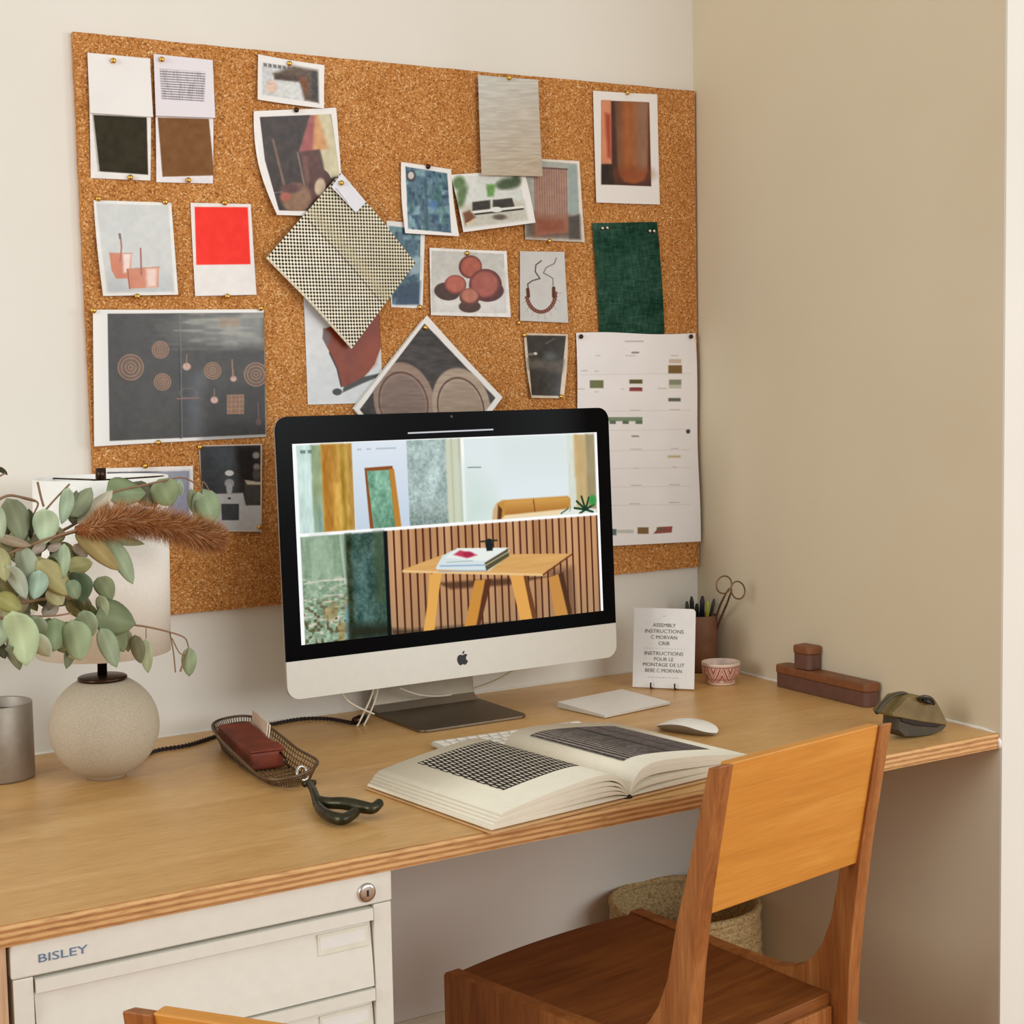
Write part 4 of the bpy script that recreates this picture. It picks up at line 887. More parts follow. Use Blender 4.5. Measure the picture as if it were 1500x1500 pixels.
for i in range(len(R1)):
    for f_ in (0, .5):
        a = R1[i]*(1-f_)+R1[(i+1) % len(R1)]*f_; b = R0[i]*(1-f_)+R0[(i+1) % len(R1)]*f_; ws.tube([tuple(a), tuple(b)], .0008, 5)
for k in range(9):
    f_ = (k+.5)/9; 
    a = R0[0]*(1-f_)+R0[10]*f_; b = R0[35]*(1-f_)+R0[25]*f_; mid = R0[45]*(1-f_)+R0[15]*f_
    ws.tube([tuple(a), tuple(mid), tuple(b)], .0009, 5)
for k in range(26):
    f_ = k/25; i0 = int(49-f_*14) % 50; i1 = int(11+f_*14); ws.tube([tuple(R0[i0]), tuple(R0[i1])], .0007, 5)
g_ = ws.build('wire_mesh', M['wire'], bx, True); g_['kind'] = 'stuff'
# small metal rings at its front end
rg = MB().tube([(P_(-1.075+.008*math.cos(a), -.436+.006*math.sin(a), .020+.009*math.sin(a))) for a in np.linspace(0, 2*PI, 16, endpoint=False)], .0026, 6, closed=True)
rg.build('clasp', M['chrome'], bx, True)
cs = thing('leather_case', 'red brown leather case lying in the wire basket', 'case', (-1.075, -.225, .7435), math.radians(-2))
mb = MB(); mb.box(-.027, .027, -.098, .086, .004, .034)
o = mb.build('body', M['red_leather'], cs, bev=.006, seg=3); 
MB().box(-.0275, .0275, -.1005, -.06, .0335, .0365).build('flap', M['red_leather'], cs, bev=.0012)
MB().tube([(.020, -.098, .030), (.024, -.112, .022), (.026, -.122, .010)], .0016, 6).build('strap', M['bronze'], cs, True)
cs.rotation_euler = (math.radians(3), 0, math.radians(-5))
for i, (dx, dz, rz, col) in enumerate(((.027, .010, -.06, (232, 206, 180)), (.032, .006, -.09, (242, 230, 206)))):
    sl = MB().box(-.0009, .0009, -.050, .052, 0, .040); o = sl.build('paper_slip', plain('slip_%d' % i, col, .8), bev=0); o.location = (-1.075+dx+.004, -.185, .745+dz); o.rotation_euler = (0, .15, math.radians(-5)+rz)
    tag(o, ['pinkish folded paper slip tucked behind the red leather case', 'cream folded paper slip tucked behind the red leather case, outer one'][i], 'paper')

# ------------------------------------------------------------------ dark bronze two armed hook
bz = thing('bronze_figure', 'dark green bronze forked hook lying on the desk before the wire basket', 'hook', (-1.09, -.59, .74))
def bl(lst): return [(x+1.09, y+.59, z_) for x, y, z_ in lst]
hp = lambda lst: spline(bl([tuple(at(x, y, 2, .74+z_))[:2]+(z_,) for x, y, z_ in lst]), 6)
c1 = hp([(453, 1147, .016), (459, 1158, .018), (463, 1170, .015), (466, 1178, .012)])
c2 = hp([(464, 1172, .012), (470, 1186, .011), (484, 1196, .011), (501, 1200, .011), (513, 1195, .012), (521, 1189, .014)])
c3 = hp([(464, 1172, .013), (480, 1176, .015), (505, 1177, .016), (530, 1182, .015), (546, 1184, .015), (556, 1176, .018)])
def taper(n, a, b, c): return [a+(b-a)*min(1, 2*i/n)+(c-b)*max(0, 2*i/n-1) for i in range(n)]
MB().tube(c1, taper(len(c1), .005, .006, .0075), 12).build('neck', M['verdigris'], bz, True)
MB().tube(c2, taper(len(c2), .0065, .0085, .0065), 14).build('arm', M['verdigris'], bz, True)
MB().tube(c3, taper(len(c3), .007, .0092, .0062), 14).build('arm', M['verdigris'], bz, True)
MB().tube(bl([tuple(at(x, y, 2, .757))[:2]+(.017,) for x, y in ((446, 1149), (453, 1146), (461, 1147))]), .0045, 10).build('head', M['verdigris'], bz, True)
# ------------------------------------------------------------------ keyboard, trackpad, mouse
kb = thing('keyboard', 'slim white computer keyboard tucked behind the open book', 'keyboard', (-.672, -.395, .74), math.radians(-2.5))
w_, d_ = .279, .113
MB().prism(rrect(-w_/2, w_/2, -d_/2, d_/2, .008, 5), 2, 0.0008, .006).build('base', M['alu_chin'], kb, bev=.001)
kb.rotation_euler = (math.radians(2.2), 0, math.radians(-2.5)); kb.location.z = .7422
km = {}
def key(x, y, kw, kd):
    kk = (round(kw, 4), round(kd, 4))
    if kk not in km:
        o = MB().box(-kw/2, kw/2, -kd/2, kd/2, 0, .0016).build('key', M['white_key'], kb, bev=.0006, seg=1); km[kk] = o.data
    else:
        o = bpy.data.objects.new('key', km[kk]); C.objects.link(o); o.parent = kb
        b_ = o.modifiers.new('bevel', 'BEVEL'); b_.width = .0006; b_.segments = 1
    o.location = (x, y, .006)
for i in range(14): key(-w_/2+.0125+i*.01955, d_/2-.011, .0168, .0105)
rows = [(.0, 13, 1.5), (1.5, 13, 1.0), (1.75, 11, 1.75), (2.25, 10, 2.25)]
for r__, (first, n_, last) in enumerate(rows):
    y = d_/2-.0270-r__*.0188; x = -w_/2+.0045; u_k = .01855
    if first: key(x+first*u_k/2, y, first*u_k-.0025, .0162); x += first*u_k
    for i in range(n_): key(x+u_k/2, y, u_k-.0025, .0162); x += u_k
    rest = w_/2-.0045-x
    if rest > .01: key(x+rest/2, y, rest-.0025, .0162)
x = -w_/2+.0045; y = d_/2-.0270-4*.0188
for kw in (.0186, .0186, .0186, .0232, .091, .0232, .0186, .0186, .0186, .018): key(x+kw/2, y, kw-.0025, .0162); x += kw
tp = thing('trackpad', 'flat white square trackpad between the computer stand and the instruction card', 'trackpad', (-.388, -.249, .74), math.radians(9))
MB().prism([(-.0625, .0008), (.0625, .0008), (.0625, .011), (-.0625, .005)], 0, -.0815, .0815).build('base', M['alu_chin'], tp, bev=.0015)
MB().prism([(-.0622, .0052), (.0622, .0112), (.0622, .0118), (-.0622, .0058)], 0, -.0812, .0812).build('touch_surface', M['white_plastic'], tp, bev=.0003)
ms = thing('computer_mouse', 'low white computer mouse on the desk behind the open book', 'mouse', (-.407, -.487, .74), math.radians(23))
vs = []; nx_, ny_ = 24, 30
def mo(u, v):
    a = 2*v-1; hw = .0285*(1-abs(a)**4.5*.52)*math.sqrt(max(0, 1-abs(a)**7)) if abs(a) < 1 else 0
    return hw, a*.0565
for j in range(ny_+1):
    hw, y = mo(0, j/ny_); a = 2*j/ny_-1
    for i in range(nx_+1):
        s_ = 2*i/nx_-1; zz = .0048+.0165*max(0, math.cos(a*PI/2*.97))**.85*(1-.22*s_*s_)
        vs.append((hw*s_, y, zz))
fs = [(j*(nx_+1)+i, j*(nx_+1)+i+1, (j+1)*(nx_+1)+i+1, (j+1)*(nx_+1)+i) for j in range(ny_) for i in range(nx_)]
MB().add(vs, fs).build('top_shell', M['white_plastic'], ms, True)
def loop(j): 
    hw, y = mo(0, j/ny_); return hw, y
mbm = MB(); ring = []
for j in range(ny_+1): ring.append((loop(j)[0], loop(j)[1], j))
for j in range(ny_, -1, -1): ring.append((-loop(j)[0], loop(j)[1], j))
top = []; bo = []
for x, y, j in ring:
    a = 2*j/ny_-1; zz = .0048+.0165*max(0, math.cos(a*PI/2*.97))**.85*(1-.22)
    top.append((x*.97, y*.99, zz-.0004)); bo.append((x*.55, y*.90, .001))
n_ = len(ring)
mbm.add(top+bo, [(i, (i+1) % n_, n_+(i+1) % n_, n_+i) for i in range(n_)]+[tuple(range(n_, 2*n_))])
mbm.build('underside', M['mouse_base'], ms, True)

# ------------------------------------------------------------------ open book
BA = math.radians(7)
bk = thing('open_book', 'thick open book with black and white pattern plates at the desk front edge', 'book', (-.729, -.776, .74), BA)
def cover(sgn):
    mb = MB(); x0, x1 = (.004, .262) if sgn > 0 else (-.243, -.004)
    mb.box(x0, x1, 0, .305, .0005, .0035); return mb.build('cover', M['cloth_cover'], bk, bev=.0008)
cover(1); cover(-1)
MB().box(-.006, .006, .0005, .3045, .0002, .0028).build('spine', M['cloth_cover'], bk)
def prof(s, x, side):    # height of the page surface at distance x from the gutter, s = 0 bottom sheet .. 1 top sheet
    Wd = .240 if side > 0 else .222
    u = min(max(x/Wd, 0), 1)
    hump = (.0445 if side > 0 else .043)*s*(1-math.exp(-u*15))*(1-.20*u-.36*u*u)
    return .0042+hump+.0016
edge = {1: .240, -1: .222}
def sheaf(side, s0, s1, e0, e1, k, name='page_sheaf'):
    mb = MB(); n = 28; Wd = edge[side]; vs = []; y0, y1 = .004+.0008*(k % 2), .299
    sl = .020 if side < 0 else .006
    for yy in (y0, y1):
        for s_ in (s0, s1):
            for i in range(n+1):
                x = Wd*(i/n)**1.25; xx = x*(1-(0.0)) + sl*(1-s_)*(i/n)**2
                w__ = min(1, (x/Wd)**1.1*1.15); se = s_*(1-w__)+(e0 if s_ == s0 else e1)*w__; vs.append((side*xx, yy, prof(se, x, side)))
    q = n+1
    fs = []
    for i in range(n):
        fs += [(i, i+1, q+i+1, q+i), (2*q+i, 3*q+i, 3*q+i+1, 2*q+i+1), (q+i, q+i+1, 3*q+i+1, 3*q+i), (i, 2*q+i, 2*q+i+1, i+1)]
    fs += [(n, 2*q+n, 3*q+n, q+n), (0, q, 3*q, 2*q)]
    return mb.add(vs, fs).build(name, M['page'], bk, True)
cuts = {-1: [(0, .05), (.20, .33), (.38, .50), (.56, .68), (.76, 1.0)], 1: [(0, .05), (.22, .34), (.60, .76), (.79, 1.0)]}
for side in (-1, 1):
    nc = len(cuts[side])
    for k, (a, b) in enumerate(cuts[side]):
        o = sheaf(side, a, b, k/nc+.004, (k+1)/nc-.006 if k < nc-1 else 1.0, k)
        for p in o.data.polygons:
            p.use_smooth = abs(p.normal.z) > .5
MB().prism([(-.007, .0030), (.007, .0030), (.0015, .0085), (-.0015, .0085)], 1, .003, .30).build('gutter', M['shadow_gap'], bk)  # dark strip stands in for the shade in the gutter
bmw = Matrix.Translation((-.729, -.776, .74)) @ Matrix.Rotation(BA, 4, 'Z')
def plate(side, xa, xb, ya, yb, painter, name, lab):
    nu, nv = 210, 210; Wd = edge[side]
    u, v = np.meshgrid(np.linspace(0, 1, nu+1), np.linspace(0, 1, nv+1))
    x = xa+(xb-xa)*u; y = yb+(ya-yb)*v
    zf = np.vectorize(lambda q_: prof(1.0, abs(q_), side))(x[0]); z_ = np.tile(zf+.0004, (nv+1, 1))
    P = np.stack([x, y, z_], -1)
    o = colored_grid(name, P, nu, nv, painter, M['matte_print'], bk); o['label'] = lab; return o
def plL(k):
    k.X, k.Y = k.u*200, k.v*190; k.c[:] = (28, 24, 24)
    row = np.floor(k.Y/13.5)
    ph = ((k.X+row*5.0)/10.0) % 1; pv = (k.Y/13.5) % 1
    d = np.maximum(np.abs(ph-.5)/.27, np.abs(pv-.5)/.41)
    k._ap(np.clip((1-d)*4, 0, 1), (216, 206, 186)); k.mott(14, 5, 5, 5)
def plR(k):
    k.X, k.Y = k.u*200, k.v*200; k.c[:] = (66, 60, 58)
    k.stripes(k.X*1.0+k.Y*.0, 9, .42, (160, 150, 140), np.clip((90-k.X)/50, 0, 1)); k.stripes(k.X, 5, .4, (138, 128, 124), np.clip((k.X-60)/40, 0, 1)*.8)
    k._ap(np.clip((k.noise(40, 9, 3)-.45)*2, 0, .5), (118, 108, 104)); k._ap(np.clip(1-np.abs(k.X-105)/8, 0, .7), (36, 40, 38)); k._ap(np.clip(1-np.abs(k.X-150)/9, 0, .5), (70, 52, 52)); k.mott(16, 6, 3, 7)
plate(-1, -.172, -.034, .068, .272, plL, 'printed_plate', 'black and white woven grid plate')
plate(1, .030, .205, .048, .262, plR, 'printed_plate', 'grey striped textile plate')

# ------------------------------------------------------------------ instruction card on a small stand
A = Vector((-.264, -.134, .742)); B = Vector((-.186, -.2235, .742)); ux_ = (B-A).normalized(); nrm = Vector((ux_.y, -ux_.x, 0)); 
if nrm.y > 0: nrm = -nrm
mid = (A+B)/2; CWd = (B-A).length
ang = math.atan2(ux_.y, ux_.x)
cd_t = thing('instruction_card', 'white printed instruction card with grey lettering standing before the leather pen cup', 'card', tuple(mid), ang)
LN = math.radians(9)
RX = Matrix.Rotation(-LN, 4, 'X')
pl = rrect(-CWd/2, CWd/2, 0.001, .152, .0005, 2)
poly = [(-CWd/2, .001), (CWd/2, .001), (CWd/2, .146), (CWd/2-.002, .150), (CWd/2-.006, .152), (-CWd/2, .152)]
place(MB().prism(poly, 1, 0, .0022).build('board', M['paper'], cd_t), RX)
LT = lambda z_: RX @ Matrix.Translation((0, -.0005, z_)) @ Matrix.Rotation(PI/2, 4, 'X')
for s_, z_, sz, sx in (('CAMUS', .1375, .0042, 1.1), ('ASSEMBLY', .1195, .0098, 1.0), ('INSTRUCTIONS', .1080, .0098, 1.1), ('C MORVAN', .0965, .0098, 1.0), ('CRIB', .0850, .0098, 1.05), ('INSTRUCTIONS', .0660, .0098, 1.1), ('POUR LE', .0550, .0098, 1.0), ('MONTAGE DE LIT', .0445, .0098, 1.02), ('BEBE C MORVAN', .0335, .0098, .96)):
    text(s_ if s_ != 'CAMUS' else '-----', sz, M['card_ink'], cd_t, LT(z_), sx=sx)
dash = MB()
for i in range(14): dash.box(-.040+i*.006, -.037+i*.006, -.0004, 0, .0755, .0759)
for i in range(9): dash.box(-.030+i*.0068, -.0255+i*.0068, -.0004, 0, .0205, .0211)
place(dash.build('printed_rule', M['card_ink'], cd_t), RX)
stn = thing('card_stand', 'small bronze wire easel whose two prongs hold the instruction card', 'stand', tuple(mid), ang)
for xs in (-.022, .024):
    MB().tube([(xs, .060, -.0003), (xs, .004, .0005), (xs, -.0065, .0008), (xs, -.0085, .004), (xs, -.0075, .012)], .0016, 8).build('prong', M['bronze'], stn, True)
MB().tube([(-.022, .060, 0), (.024, .060, 0)], .0016, 8).build('cross_bar', M['bronze'], stn, True)
MB().tube([(.001, .060, 0), (.001, .040, .06), (.001, .0225, .098)], .0016, 8).build('back_rest', M['bronze'], stn, True)

# ------------------------------------------------------------------ pen cup and contents
pc = thing('pen_cup', 'tall round brown leather pen cup in the corner', 'pen cup', (-.047, -.064, .74))
MB().lathe([(0, .001), (.0355, .001), (.0365, .002), (.0365, .112), (.036, .1135), (.0345, .1135), (.034, .112), (.034, .004), (0, .004)], 56).build('body', M['leather'], pc, True)
def pen(name, px, py, Y, bx_, by_, r, mat, lab, cap=None, tipr=.3):
    top = Vector(at(px, py, 1, Y)); bot_ = Vector((bx_, by_, .747)); root = thing(name, lab, 'pen', tuple(bot_)); d = top-bot_
    MB().tube([(0, 0, 0), tuple(d*.1), tuple(d*.7)], [r*.4, r, r], 12).build('barrel', mat, root, True)
    MB().tube([tuple(d*.7), tuple(d*.93), tuple(d)], [r*1.15, r*1.1, r*tipr], 12).build('cap', cap or mat, root, True)
pen('pen', 1013, 874, -.075, -.055, -.055, .0042, M['black'], 'black marker pen in the leather cup, beside the dark blue one', tipr=.5)
pen('pen', 1029, 873, -.075, -.050, -.070, .0045, plain('navy_plastic', (26, 28, 44), .4), 'dark blue marker pen, tallest in the leather cup', tipr=.5)
pen('pen', 1037, 881, -.085, -.045, -.078, .0036, M['lime'], 'lime green pen in the front of the leather cup', tipr=.9)
pen('pencil', 1046, 877, -.060, -.030, -.050, .0032, M['graphite'], 'grey pencil in the leather cup next to the scissors', tipr=.4)
pen('pen', 1006, 881, -.060, -.062, -.052, .0038, plain('slate_plastic', (70, 76, 70), .5), 'slate grey pen at the left rim of the leather cup', tipr=.7)
pen('pen', 1021, 884, -.050, -.046, -.046, .0042, plain('deep_green_plastic', (22, 40, 34), .5), 'short dark green pen in the back of the leather cup', tipr=.6)
sc = thing('scissors', 'slim bronze scissors standing in the leather pen cup with ring handles up', 'scissors', (-.047, -.085, .75))
def sp_(x, y, Y): return Vector(at(x, y, 1, Y))-Vector((-.047, -.085, .75))
YS = lambda y: -.092-.115*(905-y)/50.0     # leans forward out of the cup
for k_, (pts, cen, r1, r2, rot) in enumerate((([(1049, 903), (1056, 884), (1064, 868), (1068, 862)], (1060.5, 856.5), 11, 13, .3), ([(1057, 903), (1065, 884), (1070, 870), (1072, 864)], (1081, 864.5), 10, 13, -.2))):
    R_ = []
    for a in np.linspace(0, 2*PI, 22, endpoint=False):
        x = r1*math.cos(a); y = r2*math.sin(a); X_, Y_ = cen[0]+x*math.cos(rot)-y*math.sin(rot), cen[1]+x*math.sin(rot)+y*math.cos(rot)
        R_.append(tuple(sp_(X_, Y_, YS(cen[1])-.002*k_)))
    hd = MB().tube(R_, .0016, 8, closed=True)
    P = [tuple(sp_(x, y, YS(y)-.002*k_)) for x, y in pts]; hd.tube([(0.002*k_, .012, .004)]+P, [.0018, .0024, .0022, .0019, .0016], 8)
    hd.build('blade_and_ring', M['scissor'], sc, True)

# ------------------------------------------------------------------ patterned bowl
bo_ = thing('patterned_bowl', 'small white bowl with red brown zigzag pattern beside the instruction card', 'bowl', (-.098, -.195, .74))
def bowlp(k):
    X, Y = k.u*360, k.v*40; k.X, k.Y = X, Y; k.c[:] = (226, 202, 182)
    m_ = k.mask([(-5, 9), (365, 9), (365, 30), (-5, 30)], .8)
    tri = np.abs(((X/52) % 1)-.5)*2*20
    for o_, w__ in ((10, 2.6), (15.5, 1.3), (-1, 2.6), (4, 1.3), (21, 2.6), (26, 1.3), (-7, 1.3)): k._ap(np.clip((w__/2-np.abs(Y-o_-tri+5)/1.5)+.5, 0, 1)*m_, (158, 70, 58))
    k.line([(0, 8), (360, 8)], 1.2, (150, 80, 66)); k.line([(0, 31), (360, 31)], 1.0, (190, 130, 110))
bprof = [(.0250, .0), (.0275, .001), (.0285, .006), (.0300, .010), (.0335, .014), (.0362, .022), (.0372, .032), (.0372, .0415), (.0368, .0425)]
nu, nv = 300, 40
us, vs_ = np.meshgrid(np.linspace(0, 1, nu+1), np.linspace(0, 1, nv+1)); zz = np.interp(1-vs_, np.linspace(0, 1, len(bprof)), [p[1] for p in bprof]); rr_ = np.interp(1-vs_, np.linspace(0, 1, len(bprof)), [p[0] for p in bprof])
P = np.stack([rr_*np.cos(us*2*PI), rr_*np.sin(us*2*PI), zz], -1)
colored_grid('outer_wall', P, nu, nv, bowlp, M['print'], bo_)
MB().lathe([(.0368, .0425), (.0350, .0425), (.0345, .030), (.028, .012), (0, .010)], 48).build('inner_wall', plain('bowl_glaze', (222, 196, 178), .35), bo_, True)
MB().lathe([(0, .0005), (.0250, .0005)], 32).build('base', plain('bowl_foot', (226, 200, 176), .5), bo_, True)
for i, (x, y, r, c) in enumerate(((-.010, .004, .009, (120, 74, 50)), (.008, -.010, .008, (92, 50, 40)), (.013, .010, .009, (140, 96, 60)), (-.004, -.014, .007, (160, 110, 60)), (-.018, -.008, .007, (110, 60, 50)))):
    s_ = MB().lathe([(0, -r*.6), (r*.7, -r*.45), (r, 0), (r*.7, r*.45), (0, r*.6)], 12); o = s_.build('wooden_bead', plain('bead_%d' % i, c, .5), smooth=True); o.location = (-.098+x, -.195+y, .74+.026+r*.2)
    tag(o, ['small brown bead at the left inside the patterned bowl', 'small dark red brown bead at the front inside the patterned bowl', 'small tan bead at the right back inside the patterned bowl', 'small light tan bead, frontmost inside the patterned bowl', 'small reddish bead at the far left inside the patterned bowl'][i], 'bead', 'beads in the patterned bowl')

# ------------------------------------------------------------------ leather boxes
def lbox(name, lab, x, y, z_, L, Wd, H, Hl, rz, r):
    t_ = thing(name, lab, 'box', (x, y, z_), rz)
    MB().prism(rrect(-Wd/2, Wd/2, -L/2, L/2, r, 6), 2, 0.0006, H-Hl).build('body', M['leather_box'], t_, bev=.0012)
    MB().prism(rrect(-Wd/2-.0016, Wd/2+.0016, -L/2-.0016, L/2+.0016, r+.001, 6), 2, H-Hl, H).build('lid', M['leather_lid'], t_, bev=.003, seg=3)
    return t_
lbox('leather_box', 'long low brown leather lidded box against the right wall', -.0215+.002, -.402, .74, .246, .034, .043, .016, math.radians(-1), .009)
lbox('leather_box', 'small cube shaped brown leather box on top of the long leather box', -.0215+.002, -.352, .7835, .044, .033, .044, .015, math.radians(4), .009)

# ------------------------------------------------------------------ leather pouch by the right wall
po = thing('leather_pouch', 'small olive leather pouch with ring and strap near the desk right end', 'pouch', (-.095, -.715, .74))
def W2(x, y, Y): return Vector(at(x, y, 1, Y))-Vector((-.095, -.715, .74))
def slab(name, pts, Y0, Y1, mat, dz=0):
    """puffed closed shell: outline on plane Y0, same outline shrunk on Y1"""
    n = len(pts); F = [W2(x, y, Y0) for x, y in pts]; c = sum(F, Vector())/n
    mb = MB(); vs = []; lv = [(0.0, .93), (.2, 1.0), (.8, 1.0), (1.0, .90)]
    for f_, s_ in lv: vs += [tuple(c+(p-c)*s_+Vector((0, (Y1-Y0)*f_, 0))) for p in F]
    fs = [(k*n+i, k*n+(i+1) % n, (k+1)*n+(i+1) % n, (k+1)*n+i) for k in range(3) for i in range(n)]+[tuple(range(n))[::-1], tuple(range(3*n, 4*n))]
    mb.add(vs, fs); return mb.build(name, mat, po, bev=.0012)
# upper flap (domed), lower body
slab('lower_body', [(1316, 1050), (1340, 1058), (1390, 1062), (1383, 1070), (1366, 1077), (1342, 1080), (1325, 1080), (1314, 1070)], -.738, -.700, M['olive_dark'])
slab('upper_flap', [(1304, 1046), (1317, 1034), (1328, 1021), (1342, 1018), (1362, 1022), (1374, 1027), (1383, 1043), (1391, 1060), (1386, 1063), (1350, 1058), (1318, 1052), (1306, 1050)], -.742, -.696, M['olive'])
slab('flap_gap_shade', [(1318, 1050), (1350, 1056), (1384, 1061), (1376, 1066), (1340, 1063), (1320, 1057)], -.741, -.71, M['shadow_gap'])  # dark slab stands in for the shade between flap and lower body
R_ = [tuple(W2(1357.5+10.5*math.cos(a), 1027+6.5*math.sin(a)+2*math.cos(a), -.7445+.010*math.sin(a))) for a in np.linspace(0, 2*PI, 20, endpoint=False)]
MB().tube(R_, .0027, 8, closed=True).build('ring', plain('blackened_ring', (84, 84, 78), .35, .9), po, True)
bt = MB().tube([tuple(W2(1352, 1024, -.744)), tuple(W2(1359, 1028, -.749)), tuple(W2(1364, 1030, -.747))], [.004, .0042, .003], 10); bt.build('knot', M['black'], po, True)
S1 = spline([tuple(W2(1334, 1020, -.725)), tuple(W2(1322, 1015, -.727)), tuple(W2(1306, 1021, -.73)), tuple(W2(1293, 1032, -.735)), tuple(W2(1284, 1044, -.74))], 6)
MB().tube(S1, [.0022+.0016*min(1, i/len(S1)*1.5) for i in range(len(S1))], 10).build('strap', M['olive_dark'], po, True)

# ------------------------------------------------------------------ woven basket under the desk
wc = at(1003, 1322, 2, .300)
wb = thing('woven_basket', 'round woven straw basket on the floor in the corner under the desk', 'basket', (wc[0], wc[1], 0))
t = NT('woven_straw', .85, 0, .2); v = t.mapping(); a_ = t.noise(t.mapping((60, 60, 90)), 3, 3)
t.color(t.ramp(a_, [(.3, (150, 120, 76)), (.5, (200, 172, 122)), (.7, (220, 196, 148))])); t.bump(a_, .7, .004); M['straw'] = t.m
mb = MB(); segn = 90; vs = []; rows_ = 26*4
def rz_(a): return .300+.002*math.sin(3*a)
for j in range(segn):
    a = 2*PI*j/segn; H = rz_(a); 
    for i in range(rows_+1):
        f_ = i/rows_; z_ = H*f_; r = .112+.034*math.sin(min(1, f_*1.3)*PI/2)-.004*f_**6+.0045*abs(math.sin(f_*14*PI))
        r += .0014*math.sin(a*46+int(f_*14)*PI)
        vs.append((r*math.cos(a), r*math.sin(a), max(.0015, z_)))
k = rows_+1
mb.add(vs, [(j*k+i, ((j+1) % segn)*k+i, ((j+1) % segn)*k+i+1, j*k+i+1) for j in range(segn) for i in range(rows_)])
o = mb.build('body', M['straw'], wb, True)
MB().lathe([(.139, .300), (.137, .22), (.128, .13), (.112, .03), (.106, .008), (0, .007)], 72).build('inner_wall', M['straw'], wb, True)
o2 = MB().tube([((.143)*math.cos(2*PI*j/60), (.143)*math.sin(2*PI*j/60), rz_(2*PI*j/60)) for j in range(60)], .0075, 10, closed=True).build('braided_rim', M['straw'], wb, True)
MB().lathe([(0, .001), (.110, .001), (.114, .006)], 48).build('base', M['straw'], wb, True)

# ------------------------------------------------------------------ chairs
CH0 = Vector((-.602, -.890, 0)); CTH = .158
def make_chair(label):
    t_ = thing('wooden_chair', label, 'chair', tuple(CH0), CTH)
    side = [(.434, .4355), (.438, .430), (.436, .10), (.430, 0.0), (.385, 0.0), (.378, .12), (.372, .27), (.350, .312), (.310, .325), (.12, .325), (.060, .300), (.030, .24), (.000, .10), (-.030, 0.0), (-.078, 0.0), (-.052, .15), (-.038, .30), (-.036, .40), (-.039, .47), (-.050, .575), (-.065, .68), (-.0955, .842), (-.0775, .838), (-.043, .70), (-.0225, .625), (-.006, .545), (.010, .505), (.028, .478), (.052, .458), (.080, .446), (.112, .4385), (.20, .4358)]
    for s_ in (-1, 1):
        mb = MB(); n = len(side); vs = []
        for inner in (0, 1):
            for (y, z_) in side:
                x = (.1835 if inner == 0 else .1575)+.060*y; vs.append((s_*x, y, z_))
        fs = [tuple(range(n)), tuple(range(n, 2*n))[::-1]]+[(i, n+i, n+(i+1) % n, (i+1) % n) for i in range(n)]
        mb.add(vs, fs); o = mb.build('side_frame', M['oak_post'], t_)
        bm = bmesh.new(); bm.from_mesh(o.data); bmesh.ops.triangulate(bm, faces=[f for f in bm.faces if len(f.verts) > 4]); bm.to_mesh(o.data); bm.free()
        b_ = o.modifiers.new('bevel', 'BEVEL'); b_.width = .0015; b_.segments = 2; b_.limit_method = 'ANGLE'; b_.angle_limit = .7
    # seat: bowed front, slight saddle
    mb = MB(); nx_, ny_ = 20, 16; vs = []
    for lay in (0, 1):
        for j in range(ny_+1):
            for i in range(nx_+1):
                s_ = 2*i/nx_-1; f_ = j/ny_; y = f_*(.432+.014*(1-s_*s_))-.004
                hw = .1572+.060*y; z_ = .4335-.004*(1-s_*s_)*math.sin(f_*PI)*(1 if lay else 0) if lay else .4155
                vs.append((s_*hw, y, z_))
    q = (nx_+1)*(ny_+1); fs = []
    for j in range(ny_):
        for i in range(nx_):
            a = j*(nx_+1)+i; fs += [(a, a+nx_+1, a+nx_+2, a+1), (q+a, q+a+1, q+a+nx_+2, q+a+nx_+1)]
    for i in range(nx_): fs += [(i, i+1, q+i+1, q+i), (ny_*(nx_+1)+i, q+ny_*(nx_+1)+i, q+ny_*(nx_+1)+i+1, ny_*(nx_+1)+i+1)]
    for j in range(ny_): fs += [(j*(nx_+1), q+j*(nx_+1), q+(j+1)*(nx_+1), (j+1)*(nx_+1)), (j*(nx_+1)+nx_, (j+1)*(nx_+1)+nx_, q+(j+1)*(nx_+1)+nx_, q+j*(nx_+1)+nx_)]
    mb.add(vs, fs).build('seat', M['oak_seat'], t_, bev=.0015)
    # backrest, slightly curved board between the posts
    mb = MB(); vs = []; n = 14; nz = 8
    for lay in (0, 1):
        for j in range(nz+1):
            f_ = j/nz; z_ = .636+.206*f_
            for i in range(n+1):
                s_ = 2*i/n-1; y = -.052-.040*f_+.000*(1-s_*s_)*(-1)+(.017 if lay else 0); vs.append((s_*(.1575-.0035*f_-.001), y, z_))
    q = (n+1)*(nz+1); fs = []
    for j in range(nz):
        for i in range(n):
            a = j*(n+1)+i; fs += [(a, a+1, a+n+2, a+n+1), (q+a, q+a+n+1, q+a+n+2, q+a+1)]
    for i in range(n): fs += [(i, q+i, q+i+1, i+1), (nz*(n+1)+i, nz*(n+1)+i+1, q+nz*(n+1)+i+1, q+nz*(n+1)+i)]
    for j in range(nz): fs += [(j*(n+1), (j+1)*(n+1), q+(j+1)*(n+1), q+j*(n+1)), (j*(n+1)+n, q+j*(n+1)+n, q+(j+1)*(n+1)+n, (j+1)*(n+1)+n)]
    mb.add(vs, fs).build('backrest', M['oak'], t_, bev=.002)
    MB().box(-.172, .172, .385, .405, .345, .4155).build('front_rail', M['oak_post'], t_, bev=.0015)
    MB().box(-.154, .154, -.010, .010, .355, .4155).build('rear_rail', M['oak_post'], t_, bev=.0015)
    return t_
ch = make_chair('honey oak chair with solid board back pushed in at the right of the desk')
